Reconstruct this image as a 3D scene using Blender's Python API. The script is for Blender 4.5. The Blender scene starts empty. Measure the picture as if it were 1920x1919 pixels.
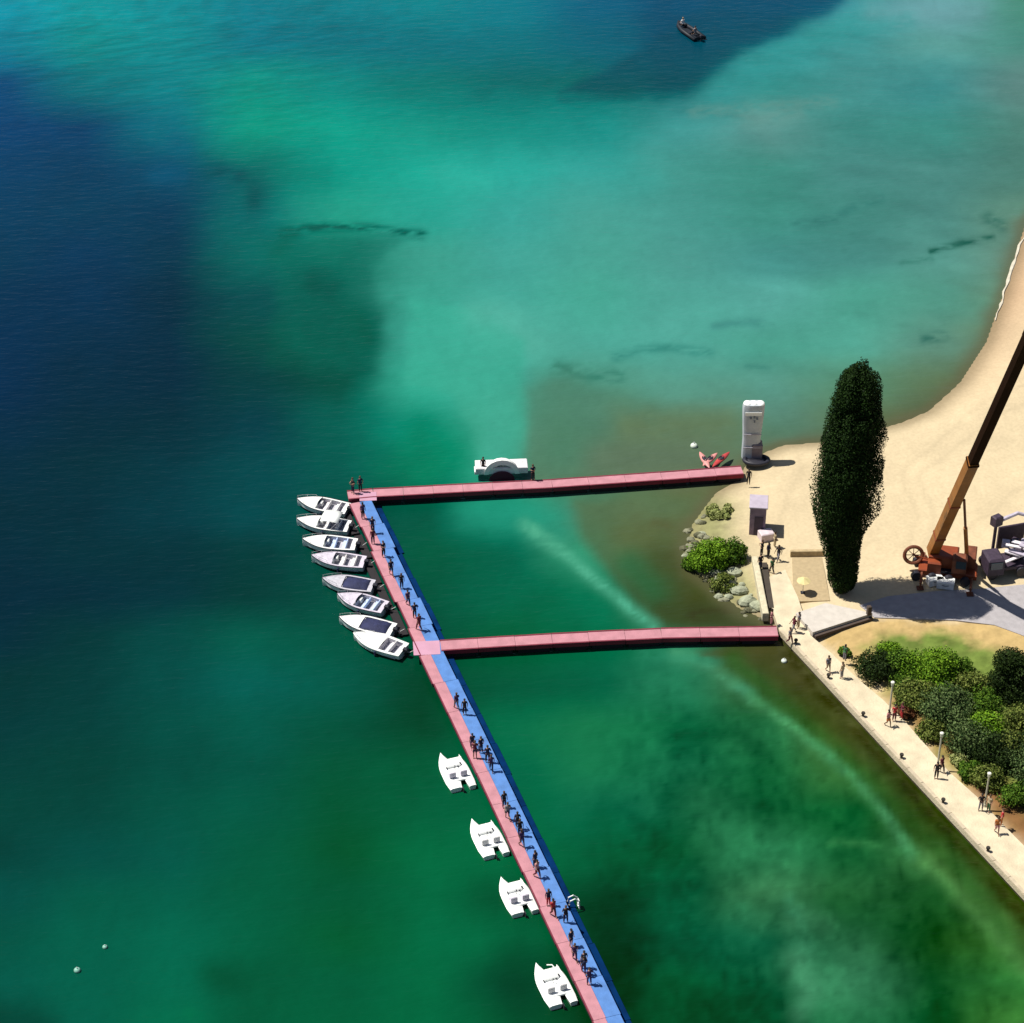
import bpy, bmesh, math, random
import numpy as np
from mathutils import Vector, Matrix

# ------------------------------------------------------------------ camera, sky, sun, exposure
SC = bpy.context.scene
COL = SC.collection
F, DIST, PITCH = 4500.0, 225.0, math.radians(35)
CAM = Vector((0, -DIST * math.cos(PITCH), DIST * math.sin(PITCH)))
cd = bpy.data.cameras.new('camera')
cam = bpy.data.objects.new('camera', cd)
COL.objects.link(cam)
cam.location = CAM
cam.rotation_euler = (math.radians(90) - PITCH, 0, 0)
cd.sensor_width = 36
cd.lens = 36 * F / 1920
cd.clip_start, cd.clip_end = 1, 9000
SC.camera = cam

SUN_EL, TRAVEL = math.radians(62), Vector((0.975, -0.20))
world = bpy.data.worlds.new('World')
SC.world = world
world.use_nodes = True
wn = world.node_tree.nodes
sky = wn.new('ShaderNodeTexSky')
sky.sky_type = 'NISHITA'
sky.sun_disc = False
sky.sun_elevation = SUN_EL
sky.sun_rotation = math.radians(281.6)
wn['Background'].inputs[1].default_value = 0.05
world.node_tree.links.new(sky.outputs[0], wn['Background'].inputs[0])
sd = bpy.data.lights.new('sun', 'SUN')
sd.energy, sd.angle, sd.color = 5.0, math.radians(0.6), (1.0, 0.95, 0.86)
so = bpy.data.objects.new('sun', sd)
COL.objects.link(so)
h = TRAVEL.normalized() * math.cos(SUN_EL)
so.rotation_euler = Vector((h.x, h.y, -math.sin(SUN_EL))).to_track_quat('-Z', 'Y').to_euler()
so.location = (-60, 40, 120)
SC.view_settings.view_transform = 'Standard'
SC.view_settings.look = 'None'
SC.view_settings.gamma = 1
SC.view_settings.use_curve_mapping = False
SC.view_settings.exposure = 0.34

# ------------------------------------------------------------------ helpers
R = random.Random(7)
FW = Vector((0, math.cos(PITCH), -math.sin(PITCH)))
UP = Vector((0, math.sin(PITCH), math.cos(PITCH)))


def at(px, py, z=0.0):
    """a point of the place, surveyed from the photograph, at height z"""
    d = FW * F + Vector((1, 0, 0)) * (px - 960) + UP * (959.5 - py)
    t = (z - CAM.z) / d.z
    return CAM + d * t


def to_px(X, Y, Z=0.0):
    dy, dz = Y - CAM.y, Z - CAM.z
    depth = dy * FW.y + dz * FW.z
    depth = np.maximum(depth, 5.0)
    return 960 + F * X / depth, 959.5 - F * (dy * UP.y + dz * UP.z) / depth


def lin(c):
    if isinstance(c, str):
        c = tuple(int(c[i:i + 2], 16) / 255 for i in (0, 2, 4))
    return tuple(((v + 0.055) / 1.055) ** 2.4 if v > 0.04045 else v / 12.92 for v in c)


def tag(o, label=None, cat=None, group=None, kind=None):
    for k, v in (('label', label), ('category', cat), ('group', group), ('kind', kind)):
        if v:
            o[k] = v
    return o


def empty(name, loc, rz=0, label=None, cat=None, group=None):
    o = bpy.data.objects.new(name, None)
    o.empty_display_size = 0.3
    COL.objects.link(o)
    o.location = loc
    o.rotation_euler = (0, 0, rz)
    return tag(o, label, cat, group)


def copy_tree(o, parent=None):
    c = o.copy()
    COL.objects.link(c)
    c.parent = parent
    for ch in list(o.children):
        copy_tree(ch, c)
    return c


MATS = {}


def mat(name, col, rough=0.7, var=0.15, scale=2.0, bump=0.0, bscale=20.0, metal=0.0, spec=0.4, col2=None, detail=4):
    if name in MATS:
        return MATS[name]
    m = bpy.data.materials.new(name)
    m.use_nodes = True
    nt = m.node_tree
    b = nt.nodes['Principled BSDF']
    b.inputs['Roughness'].default_value = rough
    b.inputs['Metallic'].default_value = metal
    b.inputs['Specular IOR Level'].default_value = spec
    tc = nt.nodes.new('ShaderNodeTexCoord')
    nz = nt.nodes.new('ShaderNodeTexNoise')
    nz.inputs['Scale'].default_value = scale
    nz.inputs['Detail'].default_value = detail
    nt.links.new(tc.outputs['Object'], nz.inputs['Vector'])
    rp = nt.nodes.new('ShaderNodeValToRGB')
    rp.color_ramp.elements[0].position = 0.3
    rp.color_ramp.elements[1].position = 0.7
    c2 = col2 or tuple(min(1, v * (1 + var)) for v in col)
    c1 = tuple(v * (1 - var) for v in col) if not col2 else col
    rp.color_ramp.elements[0].color = (*c1, 1)
    rp.color_ramp.elements[1].color = (*c2, 1)
    nt.links.new(nz.outputs['Fac'], rp.inputs['Fac'])
    nt.links.new(rp.outputs['Color'], b.inputs['Base Color'])
    if bump:
        n2 = nt.nodes.new('ShaderNodeTexNoise')
        n2.inputs['Scale'].default_value = bscale
        nt.links.new(tc.outputs['Object'], n2.inputs['Vector'])
        bp = nt.nodes.new('ShaderNodeBump')
        bp.inputs['Strength'].default_value = bump
        bp.inputs['Distance'].default_value = 0.1
        nt.links.new(n2.outputs['Fac'], bp.inputs['Height'])
        nt.links.new(bp.outputs['Normal'], b.inputs['Normal'])
    MATS[name] = m
    return m


class MB:
    """collects shapes into one mesh"""

    def __init__(self):
        self.v, self.f, self.mi = [], [], []

    def add(self, vs, fs, mi=0):
        n = len(self.v)
        self.v += [tuple(p) for p in vs]
        self.f += [tuple(i + n for i in q) for q in fs]
        self.mi += [mi] * len(fs)
        return self

    def box(self, c, s, rz=0.0, mi=0, M=None, bev=0.0):
        x, y, z = (q / 2 for q in s)
        M = M or (Matrix.Translation(c) @ Matrix.Rotation(rz, 4, 'Z'))
        if bev:
            # top edge chamfer
            b = bev
            rings = [(-z, 0), (z - b, 0), (z, b)]
            vs, fs = [], []
            for zz, i in rings:
                vs += [M @ Vector((sx * (x - i), sy * (y - i), zz)) for sx, sy in ((-1, -1), (1, -1), (1, 1), (-1, 1))]
            for r in range(2):
                for k in range(4):
                    a, bb = r * 4 + k, r * 4 + (k + 1) % 4
                    fs.append((a, bb, bb + 4, a + 4))
            fs += [(3, 2, 1, 0), (8, 9, 10, 11)]
            return self.add(vs, fs, mi)
        vs = [M @ Vector((sx * x, sy * y, sz * z)) for sz in (-1, 1) for sx, sy in ((-1, -1), (1, -1), (1, 1), (-1, 1))]
        return self.add(vs, [(3, 2, 1, 0), (4, 5, 6, 7), (0, 1, 5, 4), (1, 2, 6, 5), (2, 3, 7, 6), (3, 0, 4, 7)], mi)

    def tube(self, pts, rad, n=8, mi=0, cap=True):
        pts = [Vector(p) for p in pts]
        if not hasattr(rad, '__len__'):
            rad = [rad] * len(pts)
        vs, fs = [], []
        ref = Vector((0, 0, 1))
        for i, p in enumerate(pts):
            d = (pts[min(i + 1, len(pts) - 1)] - pts[max(i - 1, 0)]).normalized()
            if abs(d.dot(ref)) > 0.95:
                a = d.cross(Vector((1, 0, 0))).normalized()
            else:
                a = d.cross(ref).normalized()
            b = d.cross(a)
            for k in range(n):
                t = 2 * math.pi * k / n
                vs.append(p + (a * math.cos(t) + b * math.sin(t)) * rad[i])
        for i in range(len(pts) - 1):
            for k in range(n):
                q, r = i * n + k, i * n + (k + 1) % n
                fs.append((q, r, r + n, q + n))
        if cap:
            fs.append(tuple(range(n))[::-1])
            fs.append(tuple(range((len(pts) - 1) * n, len(pts) * n)))
        return self.add(vs, fs, mi)

    def ball(self, c, r, n=8, m=6, mi=0, jit=0.0, rnd=None):
        r = Vector(r) if hasattr(r, '__len__') else Vector((r, r, r))
        c = Vector(c)
        vs, fs = [], []
        for i in range(1, m):
            ph = math.pi * i / m
            for k in range(n):
                t = 2 * math.pi * k / n
                j = 1 + (rnd.uniform(-jit, jit) if rnd else 0)
                vs.append(c + Vector((r.x * math.sin(ph) * math.cos(t), r.y * math.sin(ph) * math.sin(t), r.z * math.cos(ph))) * j)
        top, bot = len(vs), len(vs) + 1
        vs += [c + Vector((0, 0, r.z)), c - Vector((0, 0, r.z))]
        for i in range(m - 2):
            for k in range(n):
                q, s = i * n + k, i * n + (k + 1) % n
                fs.append((q, q + n, s + n, s))
        for k in range(n):
            fs.append((top, k, (k + 1) % n))
            fs.append((bot, (m - 2) * n + (k + 1) % n, (m - 2) * n + k))
        return self.add(vs, fs, mi)

    def prism(self, poly, z0, z1, mi=0):
        n = len(poly)
        area = sum(poly[i][0] * poly[(i + 1) % n][1] - poly[(i + 1) % n][0] * poly[i][1] for i in range(n))
        if area < 0:
            poly = poly[::-1]
        f0 = (lambda p: z0) if not callable(z0) else z0
        vs = [(p[0], p[1], z0) for p in poly] + [(p[0], p[1], z1) for p in poly]
        fs = [tuple(range(n))[::-1], tuple(range(n, 2 * n))]
        fs += [(i, (i + 1) % n, n + (i + 1) % n, n + i) for i in range(n)]
        return self.add(vs, fs, mi)

    def torus(self, c, R0, r0, n=20, m=8, M=None, mi=0):
        M = M or Matrix()
        c = Vector(c)
        vs, fs = [], []
        for i in range(n):
            a = 2 * math.pi * i / n
            for k in range(m):
                b = 2 * math.pi * k / m
                vs.append(c + M @ Vector(((R0 + r0 * math.cos(b)) * math.cos(a), (R0 + r0 * math.cos(b)) * math.sin(a), r0 * math.sin(b))))
        for i in range(n):
            for k in range(m):
                fs.append((i * m + k, ((i + 1) % n) * m + k, ((i + 1) % n) * m + (k + 1) % m, i * m + (k + 1) % m))
        return self.add(vs, fs, mi)

    def mesh(self, name, smooth=False):
        me = bpy.data.meshes.new(name)
        me.from_pydata(self.v, [], self.f)
        me.polygons.foreach_set('material_index', self.mi)
        if smooth:
            me.polygons.foreach_set('use_smooth', [True] * len(self.f))
        me.update()
        return me

    def build(self, name, mats, parent=None, smooth=False, loc=None):
        me = self.mesh(name, smooth)
        for m in (mats if isinstance(mats, (list, tuple)) else [mats]):
            me.materials.append(m)
        o = bpy.data.objects.new(name, me)
        COL.objects.link(o)
        if parent:
            o.parent = parent
        if loc is not None:
            o.location = loc
        return o


def obj(name, me, parent=None, mats=None, loc=None):
    o = bpy.data.objects.new(name, me)
    COL.objects.link(o)
    o.parent = parent
    if loc is not None:
        o.location = loc
    if mats:
        for i, m in enumerate(mats):
            o.material_slots[i].link = 'OBJECT'
            o.material_slots[i].material = m
    return o


def shade_smooth_angle(o):
    for p in o.data.polygons:
        p.use_smooth = True
    o.data.set_sharp_from_angle(angle=math.radians(35))


# value noise in numpy
_rng = np.random.RandomState(5)
_tab = _rng.rand(256, 256)


def vnoise(x, y):
    xi, yi = np.floor(x).astype(int), np.floor(y).astype(int)
    fx, fy = x - xi, y - yi
    fx, fy = fx * fx * (3 - 2 * fx), fy * fy * (3 - 2 * fy)
    g = lambda a, b: _tab[a & 255, b & 255]
    return (g(xi, yi) * (1 - fx) + g(xi + 1, yi) * fx) * (1 - fy) + (g(xi, yi + 1) * (1 - fx) + g(xi + 1, yi + 1) * fx) * fy


def fbm(x, y, o=4):
    s, a, t = 0, 1, 0
    for i in range(o):
        s = s + a * vnoise(x * 2 ** i + 17 * i, y * 2 ** i + 5 * i)
        t += a
        a *= 0.55
    return s / t


def seg_dist(PX, PY, pts, closed=False, sy=1.0):
    d = np.full(PX.shape, 1e9)
    n = len(pts)
    for i in range(n if closed else n - 1):
        ax, ay = pts[i][0], pts[i][1]
        bx, by = pts[(i + 1) % n][0], pts[(i + 1) % n][1]
        ux, uy = bx - ax, (by - ay) * sy
        L = ux * ux + uy * uy + 1e-9
        t = np.clip(((PX - ax) * ux + (PY - ay) * sy * uy) / L, 0, 1)
        d = np.minimum(d, np.hypot(PX - ax - t * ux, (PY - ay) * sy - t * uy))
    if n == 1:
        d = np.hypot(PX - pts[0][0], (PY - pts[0][1]) * sy)
    return d


def inside(PX, PY, poly):
    c = np.zeros(PX.shape, bool)
    n = len(poly)
    for i in range(n):
        ax, ay = poly[i][0], poly[i][1]
        bx, by = poly[i - 1][0], poly[i - 1][1]
        if ay == by:
            continue
        c ^= ((ay > PY) != (by > PY)) & (PX < (bx - ax) * (PY - ay) / (by - ay) + ax)
    return c


def grid_mesh(name, xs, ys, zf, colf, m, attr):
    X, Y = np.meshgrid(xs, ys)
    Z = zf(X, Y)
    nx, ny = len(xs), len(ys)
    co = np.stack([X, Y, Z], -1).reshape(-1, 3).astype(np.float32)
    idx = np.arange(nx * ny).reshape(ny, nx)
    q = np.stack([idx[:-1, :-1], idx[:-1, 1:], idx[1:, 1:], idx[1:, :-1]], -1).reshape(-1, 4).astype(np.int32)
    me = bpy.data.meshes.new(name)
    me.vertices.add(len(co))
    me.vertices.foreach_set('co', co.ravel())
    me.loops.add(q.size)
    me.loops.foreach_set('vertex_index', q.ravel())
    me.polygons.add(len(q))
    me.polygons.foreach_set('loop_start', np.arange(0, q.size, 4, dtype=np.int32))
    me.polygons.foreach_set('use_smooth', np.ones(len(q), bool))
    me.update(calc_edges=True)
    a = me.color_attributes.new(attr, 'FLOAT_COLOR', 'POINT')
    c = colf(X, Y, Z).reshape(-1, 3)
    a.data.foreach_set('color', np.concatenate([c, np.ones((len(c), 1))], 1).astype(np.float32).ravel())
    me.materials.append(m)
    o = bpy.data.objects.new(name, me)
    COL.objects.link(o)
    return o


def spaced(a, b, step, far):
    s = list(np.arange(a, b + 1e-6, step))
    lo, hi, d = [], [], step
    x = a
    while x > -far:
        d *= 1.35
        x -= d
        lo.append(x)
    x, d = b, step
    while x < far:
        d *= 1.35
        x += d
        hi.append(x)
    return np.array(lo[::-1] + s + hi)


# ------------------------------------------------------------------ shoreline (surveyed points)
SHORE_PX = [(3200, -1000), (2350, -280), (2120, 60), (1985, 300), (1925, 415), (1897, 500), (1878, 560), (1850, 640), (1800, 718), (1740, 772),
            (1690, 793), (1600, 818), (1540, 830), (1470, 835), (1436, 848), (1400, 872), (1378, 905), (1345, 922), (1322, 950), (1298, 985),
            (1290, 1030), (1305, 1072), (1340, 1105), (1385, 1140), (1440, 1165), (1474, 1194), (1624, 1352), (1926, 1680), (2506, 2310), (3310, 3200)]
SHORE = [(at(x, y).x, at(x, y).y) for x, y in SHORE_PX]
LAND = SHORE + [(600, SHORE[-1][1]), (2500, SHORE[-1][1]), (2500, 1500), (SHORE[0][0] + 500, 1500)]

# ------------------------------------------------------------------ water
WATER_GRID = '''
1294aa 12999f 128d97 157f90 13828f 15868f 157e90 125f80 0f5070 0a4a68 4a9ea6 68a5ab 4c8c7a
157f95 0c8b8c 0e8a90 127585 0f7280 0e7480 12727f 126378 0c4a68 308c90 45999a 5b9c98 4b8c80
084a78 11707c 128088 149083 158882 107a75 0f6a6a 0c6867 1c6a70 3a9490 46908f 3f8d8e 608a86
0a4270 0a4068 107080 189882 1aa08c 1f9586 1e8f85 22908a 459a98 5c9490 438e88 3f8c84 4f8278
0a4068 083e60 0d4a68 0d6a66 1a9c8a 25aa98 30ab9f 3aa59e 489a92 439085 4a8a85 4d8a84 4f8278
083e60 073e5c 073c5a 15686a 2a9f8a 2ea595 3da59c 4ba298 4a9a92 439085 468880 4d8882 608c7c
063a58 06385a 05384f 106a62 1a7a68 40a090 46a59a 4ba295 4f9a92 4a9590 4a8c86 5a9a90 6a9080
063454 063454 052f44 0f4f52 196456 3fa492 48a79a 4cab9a 52a59a 5aa9a0 50a090 569a8a 6a8a70
063254 05304a 062f45 0c4c48 155e50 42aa98 56b0a0 50a89a 55a89c 50a090 55a595 609080 6a8060
062f50 052f45 042e42 0a4044 0c5044 38ac94 46a898 569a88 5a9c8c 5c9a8c 5a8a70 60785a 607050
062f48 042f40 053240 0a3f4a 0b5f55 1e9078 48ab95 4c8068 607c62 5c8878 607858 605c40 605c40
052f42 04323f 083a46 0a4a50 0a5a52 0a8060 3aa58c 508268 6a7458 60644a 605c40 605c40 605c40
05303f 053240 083c48 0b4a50 0a5048 145a48 2a9a80 4f8068 5c6a45 6a7048 605c40 605c40 605c40
042f40 04333f 063640 0a3f40 0a4f45 145c44 12654e 3a9a78 4f5f3a 5f6a40 605c40 605c40 605c40
052e40 05303f 073640 063e3c 0e5044 0e5540 12684f 1a7555 44552f 505530 505530 505530 505530
05303f 073a3e 0a4a48 0c5c4e 0a5444 0c4f3c 11603f 146a4a 2f8060 3a4a28 505530 505530 505530
06383c 083c3e 0c4e4a 0f6058 0b5a4c 084530 0f5a40 156045 2a7a58 3e5a2e 505530 505530 505530
063a3e 08403f 0a4f48 0d5a4e 0a5340 07452f 1a6e4c 22784f 1a6440 2a7045 4a4e28 4a4e28 4a4e28
06403f 08443f 084c44 085548 06553c 0a5a3c 16684a 227850 1f6a48 1f6038 3a6a38 4a4e28 4a4e28
08443f 0a4640 0a5448 0a5a48 0a5538 086040 136845 1f7052 185538 1c5a34 1a5c30 3a5a20 4a4e28
0a4440 084e48 0a584c 0a5c44 085634 086a44 0e6a44 14603f 144f2f 2f7a50 1f5e34 3a7040 3a4020
07504a 0a5a4a 0a5e4c 0c5e44 08583a 0a6844 0a5034 0e4a30 175a3c 36704a 2a6038 245a2c 2a4a1a
0a5448 0c604e 0a6650 0a6045 0a5c38 0a6a46 0f6a45 0a3f28 155238 1c5f42 306a48 1f4a1e 3a7030
0a584c 0c604e 086850 085c40 0c5e40 0c6844 0a4a34 0a3a22 104f30 1f6040 3a805a 1c5028 357a3a
085044 0c604e 0c6a4e 0a5c40 0a6040 0a6844 0a5838 083a22 0e4528 1a5a38 2a6e48 124520 40803a
'''
G = np.array([[lin(c) for c in row.split()] for row in WATER_GRID.strip().split('\n')])
FEAT = [  # weed bars, sand ripples and bottom patches: points, half-width, colour, strength
    ([(530, 437), (600, 426), (690, 428), (790, 440)], 9, '065a50', .95), ([(590, 530), (620, 545)], 20, '0a5048', .7), ([(670, 600), (690, 640)], 22, '0f5a4a', .7),
    ([(540, 445), (520, 470)], 16, '0a6558', .6), ([(395, 322), (450, 332)], 13, '04505a', .8), ([(475, 355), (480, 375)], 18, '045055', .8),
    ([(600, 330), (540, 310)], 26, '157a6c', .5), ([(1045, 690), (1110, 708), (1160, 706)], 13, '357c6c', .8), ([(1155, 670), (1200, 655), (1260, 652), (1330, 662)], 8, '3a8a80', .85),
    ([(1340, 612), (1390, 602), (1430, 606)], 8, '47908a', .8), ([(1485, 424), (1560, 412), (1600, 390), (1650, 374)], 8, '3b7c76', .8),
    ([(1745, 470), (1800, 456), (1860, 446)], 6, '1a5a4c', .95), ([(1855, 410), (1880, 425)], 13, '33695f', .8), ([(1690, 492), (1745, 485)], 6, '3f8074', .7),
    ([(1400, 685), (1445, 690)], 6, '458b80', .7), ([(1735, 636), (1770, 630)], 9, '306a60', .8), ([(1060, 790), (1050, 850)], 46, '4f8068', .85),
    ([(1050, 745), (1120, 770)], 30, '528470', .7), ([(1180, 800), (1350, 800)], 34, '687a58', .7), ([(1130, 860), (1300, 850)], 26, '627560', .6), ([(1250, 730), (1400, 740)], 18, '5a9484', .5),
    ([(860, 850), (800, 830)], 34, '108a68', .6), ([(790, 800), (790, 850)], 22, '0c7a60', .6), ([(930, 780), (930, 850)], 30, '48aa95', .6), ([(980, 40), (700, 40)], 20, '14808e', .2),
    ([(880, 950), (960, 960), (1040, 975)], 26, '2a9a80', .6), ([(985, 985), (1050, 1032), (1110, 1085), (1160, 1125), (1225, 1170)], 12, '54b090', .95),
    ([(1265, 1225), (1340, 1250), (1410, 1305)], 12, '52a47c', .95), ([(1410, 1305), (1500, 1370), (1600, 1455), (1650, 1510), (1710, 1600)], 11, '52a06c', .9),
    ([(1560, 1580), (1660, 1585), (1740, 1610)], 7, '3f8850', .6), ([(1740, 1605), (1800, 1660), (1870, 1740), (1930, 1810)], 17, '5f9f5a', .75),
    ([(1190, 950), (1260, 960)], 26, '607858', .8), ([(1180, 1010), (1270, 1000)], 34, '5f6a45', .8), ([(1200, 975), (1250, 985)], 12, '5c5a3c', .5), ([(1250, 1060), (1300, 1120)], 34, '474a28', .8),
    ([(1180, 1060), (1230, 1110)], 22, '2a6a44', .6), ([(1240, 1140), (1400, 1165)], 16, '3f4a2c', .8), ([(1360, 1145), (1300, 1150)], 12, '3a2e20', .5), ([(1030, 1130), (960, 1160)], 40, '12603f', .4),
    ([(1370, 1212), (1440, 1215), (1500, 1270)], 28, '504c30', .7), ([(1440, 1245), (1560, 1370), (1720, 1550), (1880, 1735), (2100, 1985)], 16, '3d4420', .6),
    ([(1480, 1230), (1640, 1410), (1780, 1565), (1920, 1722)], 12, '2e2c10', .8),
    ([(1370, 1240), (1500, 1345), (1640, 1475), (1780, 1610), (1920, 1790)], 17, '2a5f2a', .65),
    ([(1330, 1500), (1370, 1600)], 40, '2f7a52', .5), ([(1495, 1720), (1540, 1730)], 18, '4a9068', .6), ([(1495, 1790), (1520, 1860), (1500, 1900)], 18, '48906a', .75), ([(1390, 1705), (1400, 1720)], 12, '348058', .5),
    ([(1480, 1690), (1510, 1780)], 14, '3c8460', .6), ([(1130, 1540), (1160, 1600)], 34, '0e5030', .5), ([(1150, 1720), (1180, 1790)], 48, '07301f', .75), ([(1350, 1460), (1450, 1470)], 28, '14552f', .4),
    ([(1560, 1700), (1700, 1750)], 34, '144a1e', .5), ([(1250, 1860), (1450, 1880)], 30, '0c4628', .5), ([(970, 1780), (980, 1900)], 34, '083e2a', .5),
    ([(400, 1832), (440, 1842)], 24, '035038', .8), ([(0, 1915), (70, 1935)], 34, '04443a', .8), ([(355, 1900), (370, 1915)], 14, '17704e', .7),
    ([(330, 265), (350, 280)], 16, '12607c', .5), ([(300, 325), (330, 320)], 16, '0f587a', .5), ([(420, 420), (450, 470)], 26, '0f6a68', .5), ([(1130, 180), (1200, 175)], 9, '045c60', .8),
    ([(1050, 190), (1280, 178)], 7, '0c6468', .6), ([(1640, 20), (1500, 88), (1410, 135), (1345, 190)], 22, '389898', .7), ([(1300, 210), (1450, 200), (1560, 190)], 12, '64958f', .5),
    ([(1400, 225), (1500, 215)], 14, '67938d', .4), ([(1640, 20), (1830, 20)], 18, '72a5ad', .5), ([(1700, 40), (1400, 110)], 14, '3a9898', .5), ([(830, 330), (900, 350)], 20, '38b5a5', .5),
    ([(900, 590), (960, 600)], 22, '58b5a5', .6), ([(740, 690), (800, 700)], 22, '3cad96', .4), ([(1240, 560), (1300, 580)], 30, '55a89c', .3), ([(560, 640), (640, 680)], 22, '176456', .5),
    ([(1340, 1240), (1200, 1225)], 12, '2f8566', .6),
]
AREAS = [([(1130, -300), (1650, -300), (1612, -20), (1548, 24), (1450, 68), (1375, 112), (1330, 150), (1288, 172), (1230, 176), (1215, 60)], 60, '0e4f72', '0b4652', .8, 0, 180),
         ([(1250, 60), (1460, -100), (1650, -300), (1612, -20), (1548, 24), (1450, 68), (1375, 112), (1330, 150), (1288, 172), (1180, 182), (1050, 178), (1150, 120)], 22, '0d4c6a', '0b4f5a', .75, 0, 180),
         ([(985, 735), (1040, 712), (1150, 735), (1260, 765), (1400, 790), (1500, 800), (1480, 850), (1400, 880), (1385, 905), (985, 925)], 44, '4f8672', '66785f', .75, 740, 890),
         ([(770, 560), (900, 580), (985, 640), (984, 760), (986, 905), (915, 905), (880, 800), (850, 735), (760, 715)], 26, '40ae98', '46a68c', .7, 640, 900),
         ([(520, 452), (640, 440), (760, 448), (700, 500), (715, 600), (700, 700), (610, 710), (500, 690), (520, 560)], 34, '1c6c60', '145448', .55, 450, 700),
         ([(1075, 940), (1390, 925), (1300, 980), (1280, 1050), (1330, 1130), (1420, 1175), (1225, 1172), (1150, 1090), (1090, 1010)], 34, '5c7250', '3f4a2a', .75, 940, 1160),
         ([(1300, 1222), (1480, 1200), (1640, 1370), (1960, 1710), (2500, 2260), (2500, 2600), (1900, 1775), (1640, 1480), (1500, 1360), (1410, 1290)], 26, '4e5030', '35421a', .8, 1220, 1600)]
SKYADD = np.array([0.0050, 0.0022, 0.0050])


def water_colour(X, Y, Z):
    PX, PY = to_px(X, Y)
    wx = (fbm(X * .12, Y * .12, 3) - .5) * 46 + (fbm(X * .6 + 9, Y * .6, 3) - .5) * 14
    wy = (fbm(X * .12 + 40, Y * .12 + 7, 3) - .5) * 34 + (fbm(X * .6, Y * .6 + 30, 3) - .5) * 8
    u = np.clip((PX + wx) / 160, 0, 11.999)
    v = np.clip((PY + wy) / 80, 0, 23.999)
    ui, vi = u.astype(int), v.astype(int)
    fu, fv = (u - ui)[..., None], (v - vi)[..., None]
    fu, fv = fu * fu * (3 - 2 * fu) * .6 + fu * .4, fv * fv * (3 - 2 * fv) * .6 + fv * .4
    c = (G[vi, ui] * (1 - fu) + G[vi, ui + 1] * fu) * (1 - fv) + (G[vi + 1, ui] * (1 - fu) + G[vi + 1, ui + 1] * fu) * fv
    qx, qy = PX + wx * .45, PY + wy * .45
    brk, brk2 = fbm(X * .22 + 50, Y * .22, 3), fbm(X * .5, Y * .5 + 70, 4)
    for poly, w, c1_, c2_, s, y0_, y1_ in AREAS:
        dd = seg_dist(qx, qy, poly, True)
        sg = np.where(inside(qx, qy, poly), dd, -dd)
        k = np.clip(sg / w + .5, 0, 1)
        k = (s * k * k * (3 - 2 * k))[..., None]
        t = np.clip((PY - y0_) / (y1_ - y0_), 0, 1)[..., None]
        c = c * (1 - k) + (np.array(lin(c1_)) * (1 - t) + np.array(lin(c2_)) * t) * k
    for pts, w, col, s in FEAT:
        ax_, ay_ = (qx, qy) if w > 14 else (PX + wx * .16, PY + wy * .16)
        d = seg_dist(ax_, ay_, pts) / (w * ((1.0 if w > 14 else .7) + .7 * brk))
        bb = np.clip(.55 + .9 * brk2, 0, 1) if w > 14 else np.clip(3.2 * (fbm(X * .9 + 7, Y * 1.3 + 20, 4) - .5) + .8, .65 if (s > .8 and w in (11, 12)) else .15, 1)
        k = (s * np.exp(-d ** 2.0) * bb)[..., None]
        c = c * (1 - k) + np.array(lin(col)) * k
    # weed beds on the green shallows, fine mottling everywhere
    m = np.clip((PX - 1080 + (PY - 1500) * .1) / 160, 0, 1) * np.clip((PY - 1200) / 200, 0, 1)
    w1 = (fbm(X * .35 + 3, Y * .22, 5) - .5) * 2
    w2 = (fbm(X * 1.6, Y * .9 + 11, 4) - .5) * 2
    c = c * (1 + (m * (.42 * w1 + .34 * w2) + .07 * w1 + .06 * w2))[..., None]
    s1 = np.clip((1000 - PX) / 500, 0, 1) * np.clip((330 - PY) / 260, 0, 1)
    st = (fbm((X * .5 + Y * .22) * .55, (Y * .95 - X * .42) * 1.3, 3) - .5) * 2  # diagonal streaks paint sky reflections on wave facets into the colour
    c = c * (1 + s1 * .28 * st)[..., None]
    far = np.clip((PX - 1000) / 500, 0, 1) * np.clip((850 - PY) / 300, 0, 1)
    c = c * (1 + far * .16 * (fbm(X * .13 - Y * .05, Y * .3 + X * .08, 4) - .5) * 2)[..., None]
    # shallows turn to sand and silt colour at the land's edge
    d = seg_dist(X, Y, SHORE[:25])
    k = (np.exp(-(d / (.7 + 1.0 * fbm(X * .3, Y * .3, 2))) ** 2) * .75)[..., None]
    c = c * (1 - k) + np.array(lin('6a664c')) * k
    return np.clip(c / KW - SKYADD, 0.0002, 1)


KW = 1.82
wm = bpy.data.materials.new('lake_water')
wm.use_nodes = True
nt = wm.node_tree
b = nt.nodes['Principled BSDF']
at_ = nt.nodes.new('ShaderNodeAttribute')
at_.attribute_name = 'water_tone'
nt.links.new(at_.outputs['Color'], b.inputs['Base Color'])
b.inputs['Roughness'].default_value = 0.16
b.inputs['IOR'].default_value = 1.33
b.inputs['Specular IOR Level'].default_value = 0.24
tc = nt.nodes.new('ShaderNodeTexCoord')
mp = nt.nodes.new('ShaderNodeMapping')
mp.inputs['Rotation'].default_value = (0, 0, math.radians(-25))
mp.inputs['Scale'].default_value = (0.35, 1.0, 1)
nt.links.new(tc.outputs['Object'], mp.inputs['Vector'])
n1 = nt.nodes.new('ShaderNodeTexNoise')
n1.inputs['Scale'].default_value = 1.1
n1.inputs['Detail'].default_value = 3
nt.links.new(mp.outputs['Vector'], n1.inputs['Vector'])
bp = nt.nodes.new('ShaderNodeBump')
n3 = nt.nodes.new('ShaderNodeTexNoise')
n3.inputs['Scale'].default_value = 3.4
n3.inputs['Detail'].default_value = 4
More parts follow.
